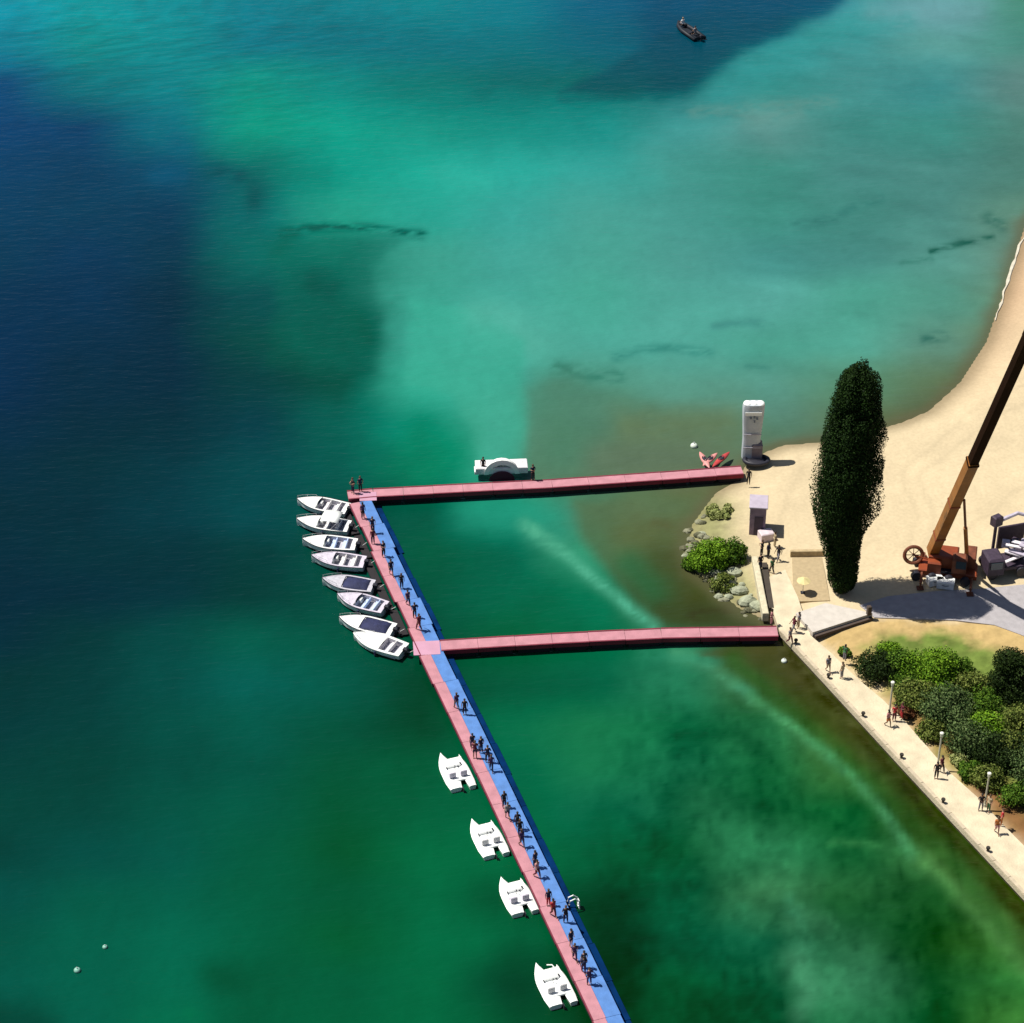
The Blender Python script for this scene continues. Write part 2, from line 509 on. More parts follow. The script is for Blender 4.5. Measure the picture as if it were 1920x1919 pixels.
nt.links.new(mp.outputs['Vector'], n3.inputs['Vector'])
ad = nt.nodes.new('ShaderNodeMath')
ad.operation = 'MULTIPLY_ADD'
ad.inputs[1].default_value = 0.35
nt.links.new(n3.outputs['Fac'], ad.inputs[0])
nt.links.new(n1.outputs['Fac'], ad.inputs[2])
bp.inputs['Strength'].default_value = 0.6
bp.inputs['Distance'].default_value = 0.2
nt.links.new(ad.outputs[0], bp.inputs['Height'])
nt.links.new(bp.outputs['Normal'], b.inputs['Normal'])
XS = spaced(-62, 62, 0.4, 2600)
YS = spaced(-72, 112, 0.4, 2600)
water = grid_mesh('water', XS, YS, lambda X, Y: X * 0.0, water_colour, wm, 'water_tone')
tag(water, 'clear lake water from deep blue to turquoise and weedy green shallows', 'lake', kind='structure')

# ------------------------------------------------------------------ ground
TANGRASS = [at(x, y) for x, y in ((1535, 1192), (1640, 1172), (1780, 1172), (1880, 1178), (1990, 1190), (2300, 1290), (2600, 1500), (2500, 2200), (1925, 1590), (1780, 1448), (1654, 1311))]
GREEN = [at(x, y) for x, y in ((1650, 1200), (1760, 1195), (1850, 1225), (2300, 1330), (2400, 1900), (1925, 1560), (1790, 1440), (1690, 1330), (1620, 1260))]
YARD = [at(x, y, .6) for x, y in ((1485, 1047), (1541, 1047), (1556, 1128), (1488, 1130))]


def ground_z(X, Y):
    d = seg_dist(X, Y, SHORE)
    ins = inside(X, Y, LAND)
    n = fbm(X * .35, Y * .35, 3) - .5
    zl = np.minimum(0.6, 0.02 + 0.13 * d) + n * .12 * np.clip(d / 3, 0, 1)
    zw = -np.minimum(2.5, 0.02 + 0.16 * d)
    return np.where(ins, zl, zw)


def soft(X, Y, poly, w):
    d = seg_dist(X, Y, poly, True)
    s = np.where(inside(X, Y, poly), d, -d) + (fbm(X * .8, Y * .8, 3) - .5) * w * 1.5
    return np.clip(s / w + .5, 0, 1)[..., None]


def ground_colour(X, Y, Z):
    n = fbm(X * .18, Y * .18, 4)[..., None]
    n2 = fbm(X * 1.7, Y * 1.7, 3)[..., None]
    sand = np.array((.53, .435, .28)) * (0.86 + .24 * n) * (0.93 + .14 * n2)
    d = seg_dist(X, Y, SHORE)[..., None]
    PX, PY = to_px(X, Y)
    pink = (np.clip((800 - PY) / 250, 0, 1) * np.clip(1 - d[..., 0] / 9, 0, 1))[..., None]
    sand = sand * (1 - .9 * pink) + np.array((.42, .27, .165)) * (0.55 + .8 * n) * .9 * pink
    for tr in ([(1700, 1040), (1720, 980), (1690, 900), (1760, 830), (1850, 760), (2000, 700)], [(1735, 1040), (1755, 985), (1728, 905), (1790, 845), (1870, 785), (2020, 725)], [(1450, 1010), (1480, 930), (1500, 860)], [(1800, 1020), (1900, 930), (2050, 880)]):
        k = np.exp(-(seg_dist(X + (n[..., 0] - .5) * 2, Y, [at(*q_) for q_ in tr]) / .28) ** 2)[..., None]
        sand = sand * (1 - .16 * k * n2)
    wet = np.exp(-(d / (.7 + 1.2 * n)) ** 2)
    c = sand * (1 - .7 * wet) + np.array((.16, .125, .07)) * .7 * wet
    k = soft(X, Y, TANGRASS, 1.2)
    c = c * (1 - k) + np.array((.42, .30, .13)) * (.75 + .5 * n2) * k
    k = soft(X, Y, GREEN, 2.0) * np.clip(.35 + 1.3 * n, 0, 1)
    c = c * (1 - k) + np.array((.12, .17, .035)) * (.5 + n2) * k
    k = (np.exp(-(seg_dist(X, Y, [at(1850, 1490), at(1960, 1600)]) / 1.8) ** 2) * .9)[..., None]
    k2 = (np.exp(-(seg_dist(X, Y, [at(1690, 1330), at(1790, 1420)]) / 1.2) ** 2) * .7)[..., None]
    k = np.maximum(k, k2)
    c = c * (1 - k) + np.array((.17, .075, .03)) * (.5 + n2) * k
    # weedy turf on the little point
    k = (np.exp(-(seg_dist(X, Y, [at(1335, 960), at(1330, 1040), at(1380, 1110)]) / 2.6) ** 2) * .85)[..., None]
    c = c * (1 - k) + np.array((.19, .20, .08)) * (.5 + n2) * k
    return c


gm = bpy.data.materials.new('sand_and_soil')
gm.use_nodes = True
nt = gm.node_tree
b = nt.nodes['Principled BSDF']
b.inputs['Roughness'].default_value = 0.95
b.inputs['Specular IOR Level'].default_value = 0.1
a = nt.nodes.new('ShaderNodeAttribute')
a.attribute_name = 'soil_tone'
tc = nt.nodes.new('ShaderNodeTexCoord')
nz = nt.nodes.new('ShaderNodeTexNoise')
nz.inputs['Scale'].default_value = 3.0
nz.inputs['Detail'].default_value = 6
nt.links.new(tc.outputs['Object'], nz.inputs['Vector'])
mr = nt.nodes.new('ShaderNodeMapRange')
mr.inputs['From Min'].default_value = 0.3
mr.inputs['From Max'].default_value = 0.7
mr.inputs['To Min'].default_value = 0.93
mr.inputs['To Max'].default_value = 1.05
nt.links.new(nz.outputs['Fac'], mr.inputs['Value'])
mx = nt.nodes.new('ShaderNodeVectorMath')
mx.operation = 'MULTIPLY'
nt.links.new(a.outputs['Color'], mx.inputs[0])
nt.links.new(mr.outputs['Result'], mx.inputs[1])
nt.links.new(mx.outputs['Vector'], b.inputs['Base Color'])
bp = nt.nodes.new('ShaderNodeBump')
bp.inputs['Strength'].default_value = 0.5
bp.inputs['Distance'].default_value = 0.08
nt.links.new(nz.outputs['Fac'], bp.inputs['Height'])
nt.links.new(bp.outputs['Normal'], b.inputs['Normal'])
ground = grid_mesh('ground', spaced(13, 62, 0.35, 2400), spaced(-56, 60, 0.35, 2400), ground_z, ground_colour, gm, 'soil_tone')
tag(ground, 'pale sandy beach and dry soil along the lake shore', 'ground', kind='structure')


def gz(p):
    return float(ground_z(np.array([p.x]), np.array([p.y]))[0])


def poly_px(pts, z):
    return [(at(x, y, z).x, at(x, y, z).y) for x, y in pts]


# promenade with its quay wall
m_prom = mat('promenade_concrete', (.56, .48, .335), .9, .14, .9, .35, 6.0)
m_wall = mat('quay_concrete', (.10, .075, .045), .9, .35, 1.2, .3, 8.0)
TOPZ = 0.78
L_ = [(1436, 1085), (1447, 1140), (1462, 1184), (1540, 1268), (1700, 1442), (1920, 1679), (2380, 2172), (3200, 3050)]
R_ = [(1472, 1068), (1496, 1120), (1520, 1192), (1560, 1226), (1607, 1272), (1654, 1311), (1695, 1351), (1745, 1408), (1780, 1448), (1836, 1498), (1889, 1555), (1920, 1586), (2380, 2040), (3200, 2850)]
prom = empty('promenade', (0, 0, 0), 0, 'cream concrete promenade running along the quay on the lake edge', 'promenade')
prom['kind'] = 'structure'
pl = poly_px(L_, TOPZ) + poly_px(R_, TOPZ)[::-1]
MB().prism(pl, 0.3, TOPZ).build('pavement', m_prom, prom)
# quay wall courses below the pavement, set back a little
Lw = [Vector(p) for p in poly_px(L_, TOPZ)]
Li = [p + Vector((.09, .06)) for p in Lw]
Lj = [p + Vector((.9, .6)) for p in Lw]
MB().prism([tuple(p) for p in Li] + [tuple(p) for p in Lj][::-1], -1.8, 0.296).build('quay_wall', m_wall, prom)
# kerb blocks along the water edge
kerb = mat('kerb_stone', (.46, .39, .28), .85, .15, 2)
n = 0
for i in range(2, 6):
    a0, a1 = Lw[i], Lw[i + 1]
    L = (a1 - a0).length
    k = 0.0
    while k < L - 0.2:
        l = min(1.98, L - k)
        d = (a1 - a0).normalized()
        c = a0 + d * (k + l / 2)
        c = c + Vector((d.y, -d.x)) * 0 + Vector((-d.y, d.x)) * .16
        MB().box((c.x, c.y, TOPZ + .03), (l - .03, .3, .07), math.atan2(d.y, d.x)).build('kerb_stone', kerb, prom)
        k += 2.0
        n += 1
        if n > 60:
            break

# road, terrace, yard
m_road = mat('road_asphalt', (.34, .32, .33), .9, .12, 1.5, .3, 12)
rd = MB().prism(poly_px([(1612, 1135), (1665, 1118), (1760, 1108), (1840, 1104), (1960, 1092), (2200, 1085), (2200, 1250), (2040, 1235), (1930, 1196), (1865, 1172), (1790, 1163), (1700, 1160), (1640, 1158)], .7), .3, .69).build('road', m_road)
tag(rd, 'light grey road crossing the tree and crane shadows', 'road', kind='structure')
m_ter = mat('terrace_concrete', (.50, .46, .41), .8, .08, 2, .2, 10)
tp = poly_px([(1492, 1150), (1548, 1131), (1636, 1150), (1524, 1186)], 1.15)
te = empty('terrace', (0, 0, 0), 0, 'bright white raised concrete terrace left of the poplar shadow', 'terrace')
te['kind'] = 'structure'
MB().prism(tp, 0.3, 1.15).build('slab', m_ter, te)
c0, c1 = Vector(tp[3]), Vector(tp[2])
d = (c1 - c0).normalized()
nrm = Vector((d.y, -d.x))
MB().box((*((c0 + c1) / 2 + nrm * .17), .72), ((c1 - c0).length * .96, .3, .3), math.atan2(d.y, d.x)).build('step', mat('shade_and_post', (.07, .05, .04), .9), te)  # dark colour here paints the terrace's shaded front face
pc = c1 - d * .4
MB().box((pc.x, pc.y, 1.6), (.35, .35, .9), .3, bev=.04).build('pillar', mat('shade_and_post', (.07, .05, .04)), te)
yd = MB().prism([(p.x, p.y) for p in YARD], .5, .70).build('yard', mat('yard_gravel', (.40, .31, .18), .95, .1, 3, .4, 20))
tag(yd, 'small ochre gravel yard below a low wall beside the promenade', 'yard', kind='structure')
w0, w1 = at(1482, 1044, .7), at(1546, 1043, .7)
wl = MB().box(((w0 + w1) / 2 + Vector((0, .2, .15))), ((w1 - w0).length, .35, .8), math.atan2(w1.y - w0.y, w1.x - w0.x), bev=.05).build('low_wall', mat('ochre_stone', (.42, .32, .18), .9, .2, 3, .4, 15))
tag(wl, 'low ochre garden wall along the top of the gravel yard', 'wall')
w0, w1 = at(1415, 1043, 1.2), at(1436, 1150, 1.2)
wl = MB().box(((w0 + w1) / 2 + Vector((0, 0, -.45))), ((w1 - w0).length, .55, .9), math.atan2(w1.y - w0.y, w1.x - w0.x), bev=.05).build('low_wall', mat('cream_render', (.52, .47, .33), .9, .15, 3, .3, 12))
tag(wl, 'narrow cream parapet wall between the bushy point and the promenade', 'wall')
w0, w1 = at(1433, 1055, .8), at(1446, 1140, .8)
hd = MB().box(((w0 + w1) / 2 + Vector((0, 0, -.3))), ((w1 - w0).length, .5, .6), math.atan2(w1.y - w0.y, w1.x - w0.x)).build('parapet_shade', mat('shade_dark', (.05, .04, .03), .9))  # dark strip painted as the shade beside the parapet
tag(hd, 'dark strip painted as shade between the cream parapet and the promenade', 'painted shade')

# foam line on the far beach
fo = MB()
pp = [(1926, 432), (1912, 460), (1901, 492), (1892, 522), (1882, 553), (1873, 582), (1866, 604)]
P = [at(x, y, .1) for x, y in pp]
L2 = []
for i in range(len(P) - 1):
    for k in range(10):
        L2.append(P[i].lerp(P[i + 1], k / 10))
vs, fs = [], []
for i, q in enumerate(L2):
    w = (.06 + .28 * vnoise(np.array(i * .35), np.array(3.3))) * math.sin(math.pi * (i + .5) / len(L2)) ** .5
    j_ = .25 * (vnoise(np.array(i * .21), np.array(8.1)) - .5)
    vs += [(q.x - w + j_, q.y, .03), (q.x - w * .4 + j_, q.y, .17), (q.x + w * .5 + j_, q.y, .19), (q.x + w + j_, q.y, .03)]
for i in range(len(L2) - 1):
    for k in range(3):
        fs.append((i * 4 + k, i * 4 + k + 4, i * 4 + k + 5, i * 4 + k + 1))
fo.add(vs, fs)
o = fo.build('foam', mat('foam', (.50, .46, .37), .8))
tag(o, 'thin pale line of foam and shells washed up along the beach', 'foam', kind='stuff')

# ------------------------------------------------------------------ piers
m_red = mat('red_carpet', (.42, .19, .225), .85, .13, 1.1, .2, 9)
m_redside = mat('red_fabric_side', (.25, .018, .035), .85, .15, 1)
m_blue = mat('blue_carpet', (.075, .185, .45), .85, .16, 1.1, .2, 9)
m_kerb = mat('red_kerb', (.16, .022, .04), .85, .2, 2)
m_shadow = mat('blue_shadow', (.0005, .020, .085), .9, .3, .8, spec=.05)
m_pont = mat('dark_pontoon', (.015, .012, .015), .8, .2, 2)
DZ = 0.95


def bar(mb, a, b, off, w, z0, z1, gap=.02, mi=0):
    """a straight slab along a-b, off to its right by off, w wide"""
    d = (b - a)
    L = d.length
    d = d.normalized()
    nr = Vector((d.y, -d.x, 0))
    c = (a + b) / 2 + nr * (off + w / 2)
    return mb.box((c.x, c.y, (z0 + z1) / 2), (L - gap, w, z1 - z0), math.atan2(d.y, d.x), mi=mi)


def red_pier(pts, w, label):
    P = [at(x, y, DZ) for x, y in pts]
    root = empty('floating_pier', (P[0].x, P[0].y, 0), 0, label, 'pier', 'red and blue floating piers')
    inv = Vector((P[0].x, P[0].y, 0))
    P = [p - inv for p in P]
    for i in range(len(P) - 1):
        L = (P[i + 1] - P[i]).length
        n = max(1, round(L / 3.0))
        for k in range(n):
            a_, b_ = P[i].lerp(P[i + 1], k / n), P[i].lerp(P[i + 1], (k + 1) / n)
            j = R.uniform(-.03, .03)
            bar(MB(), a_, b_, -w / 2 + .15 + j, w - .3, DZ - .06, DZ + R.uniform(-.01, .01), .025).build('carpet', m_red, root)
            for o_ in (-w / 2, w / 2 - .145):
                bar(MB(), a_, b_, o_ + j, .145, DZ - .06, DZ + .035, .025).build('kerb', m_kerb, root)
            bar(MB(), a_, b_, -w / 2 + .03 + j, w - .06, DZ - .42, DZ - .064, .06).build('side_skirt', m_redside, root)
            bar(MB(), a_, b_, -w / 2 + .22, w - .44, -.35, DZ - .424, .5).build('pontoon', m_pont, root)
    return root


red_pier([(652, 929), (700, 924.5), (1035, 907.5), (1240, 893), (1392, 882)], 1.5, 'upper pink red floating pier from the moored boats to the white tower')
red_pier([(826, 1211), (1035, 1198), (1240, 1188), (1458, 1184)], 1.55, 'lower pink red floating pier joining the long pier to the promenade')
# the long two-coloured pier
A0, B0 = (669, 953), (1136, 1960)
wl_, wr_ = [(656, 938), (673, 986), (834, 1335), (999, 1665), (1112, 1919), (1228, 2180)], [(694, 941), (716, 986), (880, 1335), (1048, 1662), (1170, 1919), (1294, 2180)]
PL = [at(x, y, DZ) for x, y in wl_[1:]]
a_, b_ = at(654, 945, DZ), at(1235, 2180, DZ)
o0 = Vector((a_.x, a_.y, 0))
root = empty('floating_pier', o0, 0, 'long floating pier with a pink lane and a blue lane carrying many people', 'pier', 'red and blue floating piers')
dirn = (b_ - a_)
LEN = dirn.length
dirn = dirn.normalized()
nrm = Vector((-dirn.y, dirn.x, 0))   # to the right in the picture
if nrm.x < 0:
    nrm = -nrm
W1, W2 = 1.02, 1.12
PIER = dict(a=a_, d=dirn, n=nrm, L=LEN)
seg = 4.0
ns = int(LEN / seg)
for k in range(ns):
    p0, p1 = a_ + dirn * (k * seg) - o0, a_ + dirn * ((k + 1) * seg) - o0
    j = .13 * math.sin(k * 1.9) if k < 7 else R.uniform(-.04, .04)
    ang = math.atan2(dirn.y, dirn.x)

    def sl(o1, w, z0, z1, name, m, gap=.03):
        c = (p0 + p1) / 2 + nrm * (o1 + w / 2 + j)
        return MB().box((c.x, c.y, (z0 + z1) / 2), (seg - gap, w, z1 - z0), ang).build(name, m, root)
    sl(.1, W1 - .1, DZ - .06, DZ, 'pink_lane', m_red)
    sl(0, .095, DZ - .06, DZ + .03, 'kerb', m_kerb)
    sl(W1 + .02, W2, DZ - .06, DZ - .005, 'blue_lane', m_blue)
    sl(.03, W1 + W2 - .06, DZ - .35, DZ - .064, 'deck_frame', m_pont, .08)
    sl(.3, W1 + W2 - .6, -.35, DZ - .354, 'pontoon', m_pont, .5)
    if k < 5:
        sl(-.75, .72, -.2, .22, 'mooring_float', m_pont, .3)
    sl(W1 + W2 + .02, .78 if k % 3 else .86, -.2, .14, 'shadow_strip', m_shadow, .04)  # dark blue strip painting the pier's shadow on the water
# widened pink landing where the lower pier meets it
c = at(800, 1215, DZ + .02) - o0
MB().box((c.x, c.y, DZ - .02), (2.3, 1.9, .07), math.radians(4)).build('landing', mat('pink_landing', (.46, .25, .34), .85, .06, 1), root)
c = at(690, 931, DZ + .02) - o0
MB().box((c.x, c.y, DZ - .02), (1.6, 1.4, .07), math.radians(4)).build('landing', MATS['pink_landing'], root)


def on_pier(py, lane):
    """point on the long pier at picture row py; lane 0..1 across"""
    lo, hi = 0.0, LEN
    for _ in range(40):
        mid = (lo + hi) / 2
        p = a_ + dirn * mid
        y = to_px(np.array(p.x), np.array(p.y), DZ)[1]
        if y < py:
            lo = mid
        else:
            hi = mid
    return a_ + dirn * lo + nrm * (lane * (W1 + W2))


# ------------------------------------------------------------------ people
def skin_mesh(name, joints, edges, sub=1):
    bm = bmesh.new()
    sl_ = bm.verts.layers.skin.new() if not bm.verts.layers.skin else bm.verts.layers.skin.active
    vs = []
    for p, r in joints:
        v = bm.verts.new(p)
        rr = r if hasattr(r, '__len__') else (r, r)
        v[sl_].radius = rr
        vs.append(v)
    vs[0][sl_].use_root = True
    for i, j in edges:
        bm.edges.new((vs[i], vs[j]))
    me = bpy.data.meshes.new(name)
    bm.to_mesh(me)
    bm.free()
    o = bpy.data.objects.new(name, me)
    COL.objects.link(o)
    sk = o.modifiers.new('skin', 'SKIN')
    sk.use_smooth_shade = True
    ss = o.modifiers.new('sub', 'SUBSURF')
    ss.levels = ss.render_levels = sub
    dg = bpy.context.evaluated_depsgraph_get()
    dg.update()
    ev = o.evaluated_get(dg)
    me2 = bpy.data.meshes.new_from_object(ev)
    me2.name = name
    bpy.data.objects.remove(o)
    for p in me2.polygons:
        p.use_smooth = True
    return me2


def merge(me, mb):
    bm = bmesh.new()
    bm.from_mesh(me)
    t = mb.mesh('t', True)
    bm.from_mesh(t)
    bm.to_mesh(me)
    bm.free()
    bpy.data.meshes.remove(t)
    for p in me.polygons:
        p.use_smooth = True
    return me


POSES = {
    # (hipL, kneeL, ankleL, toeL), elbow/wrist L and R ; x to the person's left is negative
    'stand': dict(kn=[(-.10, .02, .50), (.10, .02, .50)], an=[(-.11, -.01, .08), (.11, -.01, .08)], el=[(-.25, -.03, 1.17), (.25, -.03, 1.17)], wr=[(-.26, .05, .93), (.26, .05, .93)]),
    'walk': dict(kn=[(-.09, .18, .53), (.09, .02, .50)], an=[(-.09, .26, .09), (.09, -.30, .14)], el=[(-.25, -.14, 1.19), (.25, .08, 1.18)], wr=[(-.25, -.10, .93), (.25, .25, .98)]),
    'bent': dict(kn=[(-.12, .04, .50), (.12, .02, .50)], an=[(-.14, -.01, .08), (.14, -.01, .08)], el=[(-.28, -.04, 1.19), (.28, -.04, 1.19)], wr=[(-.10, .20, 1.14), (.14, .22, 1.20)]),
    'sit': dict(kn=[(-.11, .42, .46), (.11, .42, .46)], an=[(-.11, .44, .05), (.11, .44, .05)], el=[(-.25, .05, .67), (.25, .05, .67)], wr=[(-.14, .30, .56), (.14, .30, .56)]),
}
TEMPL = {}
for nm, P_ in POSES.items():
    dz = -.50 if nm == 'sit' else 0
    toes = [(a[0] * 1.1, a[1] + .15, max(.035, a[2] - .05)) for a in P_['an']]
    J = [((0, 0, .95 + dz), (.13, .10)), ((0, .0, 1.12 + dz), (.125, .09)), ((0, 0, 1.32 + dz), (.15, .105)), ((0, 0, 1.47 + dz), (.065, .06)), ((0, .01, 1.56 + dz), (.075, .085)), ((0, .02, 1.68 + dz), (.075, .09)),
         ((-.17, 0, 1.41 + dz), .06), (P_['el'][0], .043), (P_['wr'][0], .03), ((.17, 0, 1.41 + dz), .06), (P_['el'][1], .043), (P_['wr'][1], .03),
         ((-.09, .01, .90 + dz), .095), (P_['kn'][0], .062), (P_['an'][0], .042), (toes[0], .035), ((.09, .01, .90 + dz), .095), (P_['kn'][1], .062), (P_['an'][1], .042), (toes[1], .035)]
    E = [(0, 1), (1, 2), (2, 3), (3, 4), (4, 5), (2, 6), (6, 7), (7, 8), (2, 9), (9, 10), (10, 11), (0, 12), (12, 13), (13, 14), (14, 15), (0, 16), (16, 17), (17, 18), (18, 19)]
    body = skin_mesh('body', J, E)
    ex = MB()
    hz = 1.62 + dz
    ex.ball((0, .115, hz), (.014, .03, .022), 6, 4)
    for s in (-1, 1):
        ex.ball((s * .082, .02, hz), (.012, .022, .032), 6, 4)
    for s, (e, w) in zip((-1, 1), zip(P_['el'], P_['wr'])):
        e, w = Vector(e), Vector(w)
        f = (w - e).normalized()
        side = f.cross(Vector((s, 0, 0)))
        side = side.normalized() if side.length > .1 else Vector((0, 1, 0))
        ex.ball(w + f * .05, (.028, .034, .052), 6, 5)
        for q in range(4):
            b0 = w + f * .085 + side * (q - 1.5) * .019
            L = (.060, .072, .068, .052)[q]
            curl = Vector((-s, 0, 0)) * .018
            ex.tube([b0, b0 + f * L * .55 + curl * .3, b0 + f * L + curl], [.0095, .009, .007], 5)
        b0 = w + f * .04 + side * .032
        ex.tube([b0, b0 + side * .022 + f * .025, b0 + side * .026 + f * .055], [.011, .010, .008], 5)
    merge(body, ex)
    g = .018
    SJ = [(J[1][0], (.14 + g, .105 + g)), (J[2][0], (.15 + g, .11 + g)), ((0, 0, 1.43 + dz), (.09, .075)), (J[6][0], .075), (Vector(J[6][0]).lerp(Vector(J[7][0]), .75), .058), (J[9][0], .075), (Vector(J[9][0]).lerp(Vector(J[10][0]), .75), .058), ((0, 0, .98 + dz), (.14, .115))]
    shirt = skin_mesh('shirt', SJ, [(0, 1), (1, 2), (1, 3), (3, 4), (1, 5), (5, 6), (0, 7)])
    TJ = [((0, 0, .96 + dz), (.14, .115)), (J[12][0], .112), (P_['kn'][0], .078), (Vector(P_['kn'][0]).lerp(Vector(P_['an'][0]), .85), .062), (J[16][0], .112), (P_['kn'][1], .078), (Vector(P_['kn'][1]).lerp(Vector(P_['an'][1]), .85), .062), ((0, 0, 1.03 + dz), (.13, .105))]
    trou = skin_mesh('trousers', TJ, [(0, 1), (1, 2), (2, 3), (0, 4), (4, 5), (5, 6), (0, 7)])
    SJ2 = [(TJ[0][0], (.14, .115)), (J[12][0], .115), (Vector(J[12][0]).lerp(Vector(P_['kn'][0]), .85), .088), (J[16][0], .115), (Vector(J[16][0]).lerp(Vector(P_['kn'][1]), .85), .088), (TJ[7][0], (.13, .105))]
    shor = skin_mesh('shorts', SJ2, [(0, 1), (1, 2), (0, 3), (3, 4), (0, 5)])
    hair = MB().ball((0, -.002, 1.685 + dz), (.098, .112, .085), 10, 7, jit=.03, rnd=R).mesh('hair', True)
    bag = MB().ball((0, -.2, 1.28 + dz), (.15, .09, .2), 8, 6).mesh('backpack', True)
    for m in (body, shirt, trou, shor, hair, bag):
        m.materials.clear()
        m.materials.append(None)
    TEMPL[nm] = dict(body=body, shirt=shirt, trousers=trou, shorts=shor, hair=hair, backpack=bag)

SKIN = [mat('skin_fair', (.42, .24, .16), .6), mat('skin_tan', (.28, .15, .09), .6), mat('skin_brown', (.12, .06, .035), .6)]
HAIR = [mat('hair_dark', (.015, .01, .008), .7), mat('hair_brown', (.06, .032, .015), .7), mat('hair_fair', (.28, .19, .09), .7)]
CLOTH = {'navy': (.012, .016, .05), 'black': (.012, .011, .014), 'white': (.7, .7, .7), 'red': (.45, .03, .04), 'grey': (.2, .19, .21), 'blue': (.04, .10, .35), 'maroon': (.12, .015, .03),
         'purple': (.06, .03, .10), 'orange': (.5, .16, .04), 'green': (.04, .12, .05), 'pink': (.55, .25, .25), 'beige': (.4, .32, .2)}
CM = {k: mat('cloth_' + k, v, .9, .12, 5) for k, v in CLOTH.items()}


def person(p, rz, top, bot, label, pose='stand', short=False, group=None, size=1.0, bag=None, sk=None, hr=None):
    o = empty('person', p, rz, label, 'person', group)
    o.scale = (size, size, size)
    T = TEMPL[pose]
    obj('body', T['body'], o, [SKIN[R.randrange(3) if sk is None else sk]])
    obj('shirt', T['shirt'], o, [CM[top]])
    obj('shorts' if short else 'trousers', T['shorts' if short else 'trousers'], o, [CM[bot]])
    obj('hair', T['hair'], o, [HAIR[R.randrange(2) if hr is None else hr]])
    if bag:
        obj('backpack', T['backpack'], o, [CM[bag]])
    return o


GP = 'people walking on the long floating pier'
PP = [  # picture row, lane position, shirt, trousers, pose, short, bag, label
    (975, .30, 'purple', 'black', 'stand', 0, None, 'person in purple top on the pink lane near the upper boats'),
    (1003, .42, 'navy', 'navy', 'walk', 0, None, 'person in navy walking below the upper corner of the long pier'),
    (1022, .22, 'maroon', 'navy', 'stand', 0, None, 'person in maroon top on the pink edge beside the third moored boat'),
    (1047, .40, 'navy', 'black', 'bent', 0, None, 'person in navy standing beside the grey decked boat'),
    (1082, .35, 'navy', 'navy', 'walk', 1, None, 'person in navy shorts near the navy covered boat'),
    (1108, .52, 'black', 'navy', 'stand', 0, 'navy', 'person in black with navy backpack in the middle of the pier'),
    (1139, .45, 'purple', 'navy', 'walk', 0, None, 'person in purple walking above the lower pier junction'),
    (1163, .48, 'navy', 'black', 'stand', 0, None, 'person in navy shirt and black trousers close above the pink landing'),
    (1186, .42, 'maroon', 'maroon', 'walk', 0, None, 'person all in maroon just above the pink landing'),
    (1334, .42, 'purple', 'grey', 'walk', 0, None, 'person in purple and grey just behind a person in black'),
    (1346, .62, 'black', 'black', 'stand', 0, None, 'person all in black below the lower red pier on the blue lane'),
    (1408, .30, 'navy', 'purple', 'walk', 0, None, 'person in navy top and purple trousers near the first pedal boat'),
    (1417, .55, 'navy', 'navy', 'stand', 0, None, 'person all in navy at the head of the group by the first pedal boat'),
    (1424, .24, 'maroon', 'navy', 'stand', 1, None, 'person in maroon shirt by the first pedal boat'),
    (1436, .62, 'navy', 'black', 'bent', 0, None, 'person in navy with bent arms on the blue lane by the first pedal boat'),
    (1452, .60, 'purple', 'navy', 'walk', 0, None, 'person in purple at the tail of the group by the first pedal boat'),
    (1519, .44, 'black', 'navy', 'stand', 0, None, 'person in black shirt between the first two pedal boats'),
    (1541, .36, 'grey', 'navy', 'walk', 1, None, 'person in grey shirt and navy shorts between the first two pedal boats'),
    (1560, .55, 'navy', 'navy', 'walk', 0, 'black', 'person in navy with black backpack by the second pedal boat'),
    (1573, .52, 'black', 'navy', 'stand', 0, None, 'person in black shirt by the second pedal boat'),
    (1592, .40, 'purple', 'purple', 'walk', 1, None, 'person in purple shorts by the second pedal boat'),
    (1632, .52, 'navy', 'navy', 'stand', 0, None, 'person in navy above the third pedal boat'),
    (1650, .42, 'pink', 'maroon', 'walk', 0, None, 'person in pink top by the third pedal boat'),
    (1702, .36, 'navy', 'red', 'stand', 0, None, 'person in navy top and bright red trousers'),
    (1722, .34, 'red', 'maroon', 'walk', 0, None, 'person in bright red top on the pink lane'),
    (1738, .66, 'black', 'navy', 'bent', 0, None, 'person in black near the small white ladder'),
    (1780, .46, 'navy', 'navy', 'stand', 1, None, 'person in navy shorts above the last pedal boat'),
    (1805, .36, 'purple', 'purple', 'walk', 0, None, 'person in purple beside the last pedal boat'),
    (1822, .54, 'navy', 'navy', 'stand', 0, None, 'person all in navy beside the last pedal boat'),
    (1832, .44, 'navy', 'purple', 'walk', 0, 'navy', 'person with navy backpack beside the last pedal boat'),
    (1852, .46, 'purple', 'purple', 'bent', 0, None, 'lowest purple dressed person near the bottom of the pier'),
]
for py, ln, t_, b2, ps, sh, bg, lb in PP:
    p = on_pier(py, ln)
    person(Vector((p.x, p.y, DZ + .005)), R.choice((0, math.pi)) + math.radians(25) + R.uniform(-.4, .4), t_, b2, lb, ps, bool(sh), GP, R.uniform(.95, 1.05), bg, hr=R.randrange(2))


def stand_at(px, py, z, *a, **k):
    return person(at(px, py, z), *a, **k)


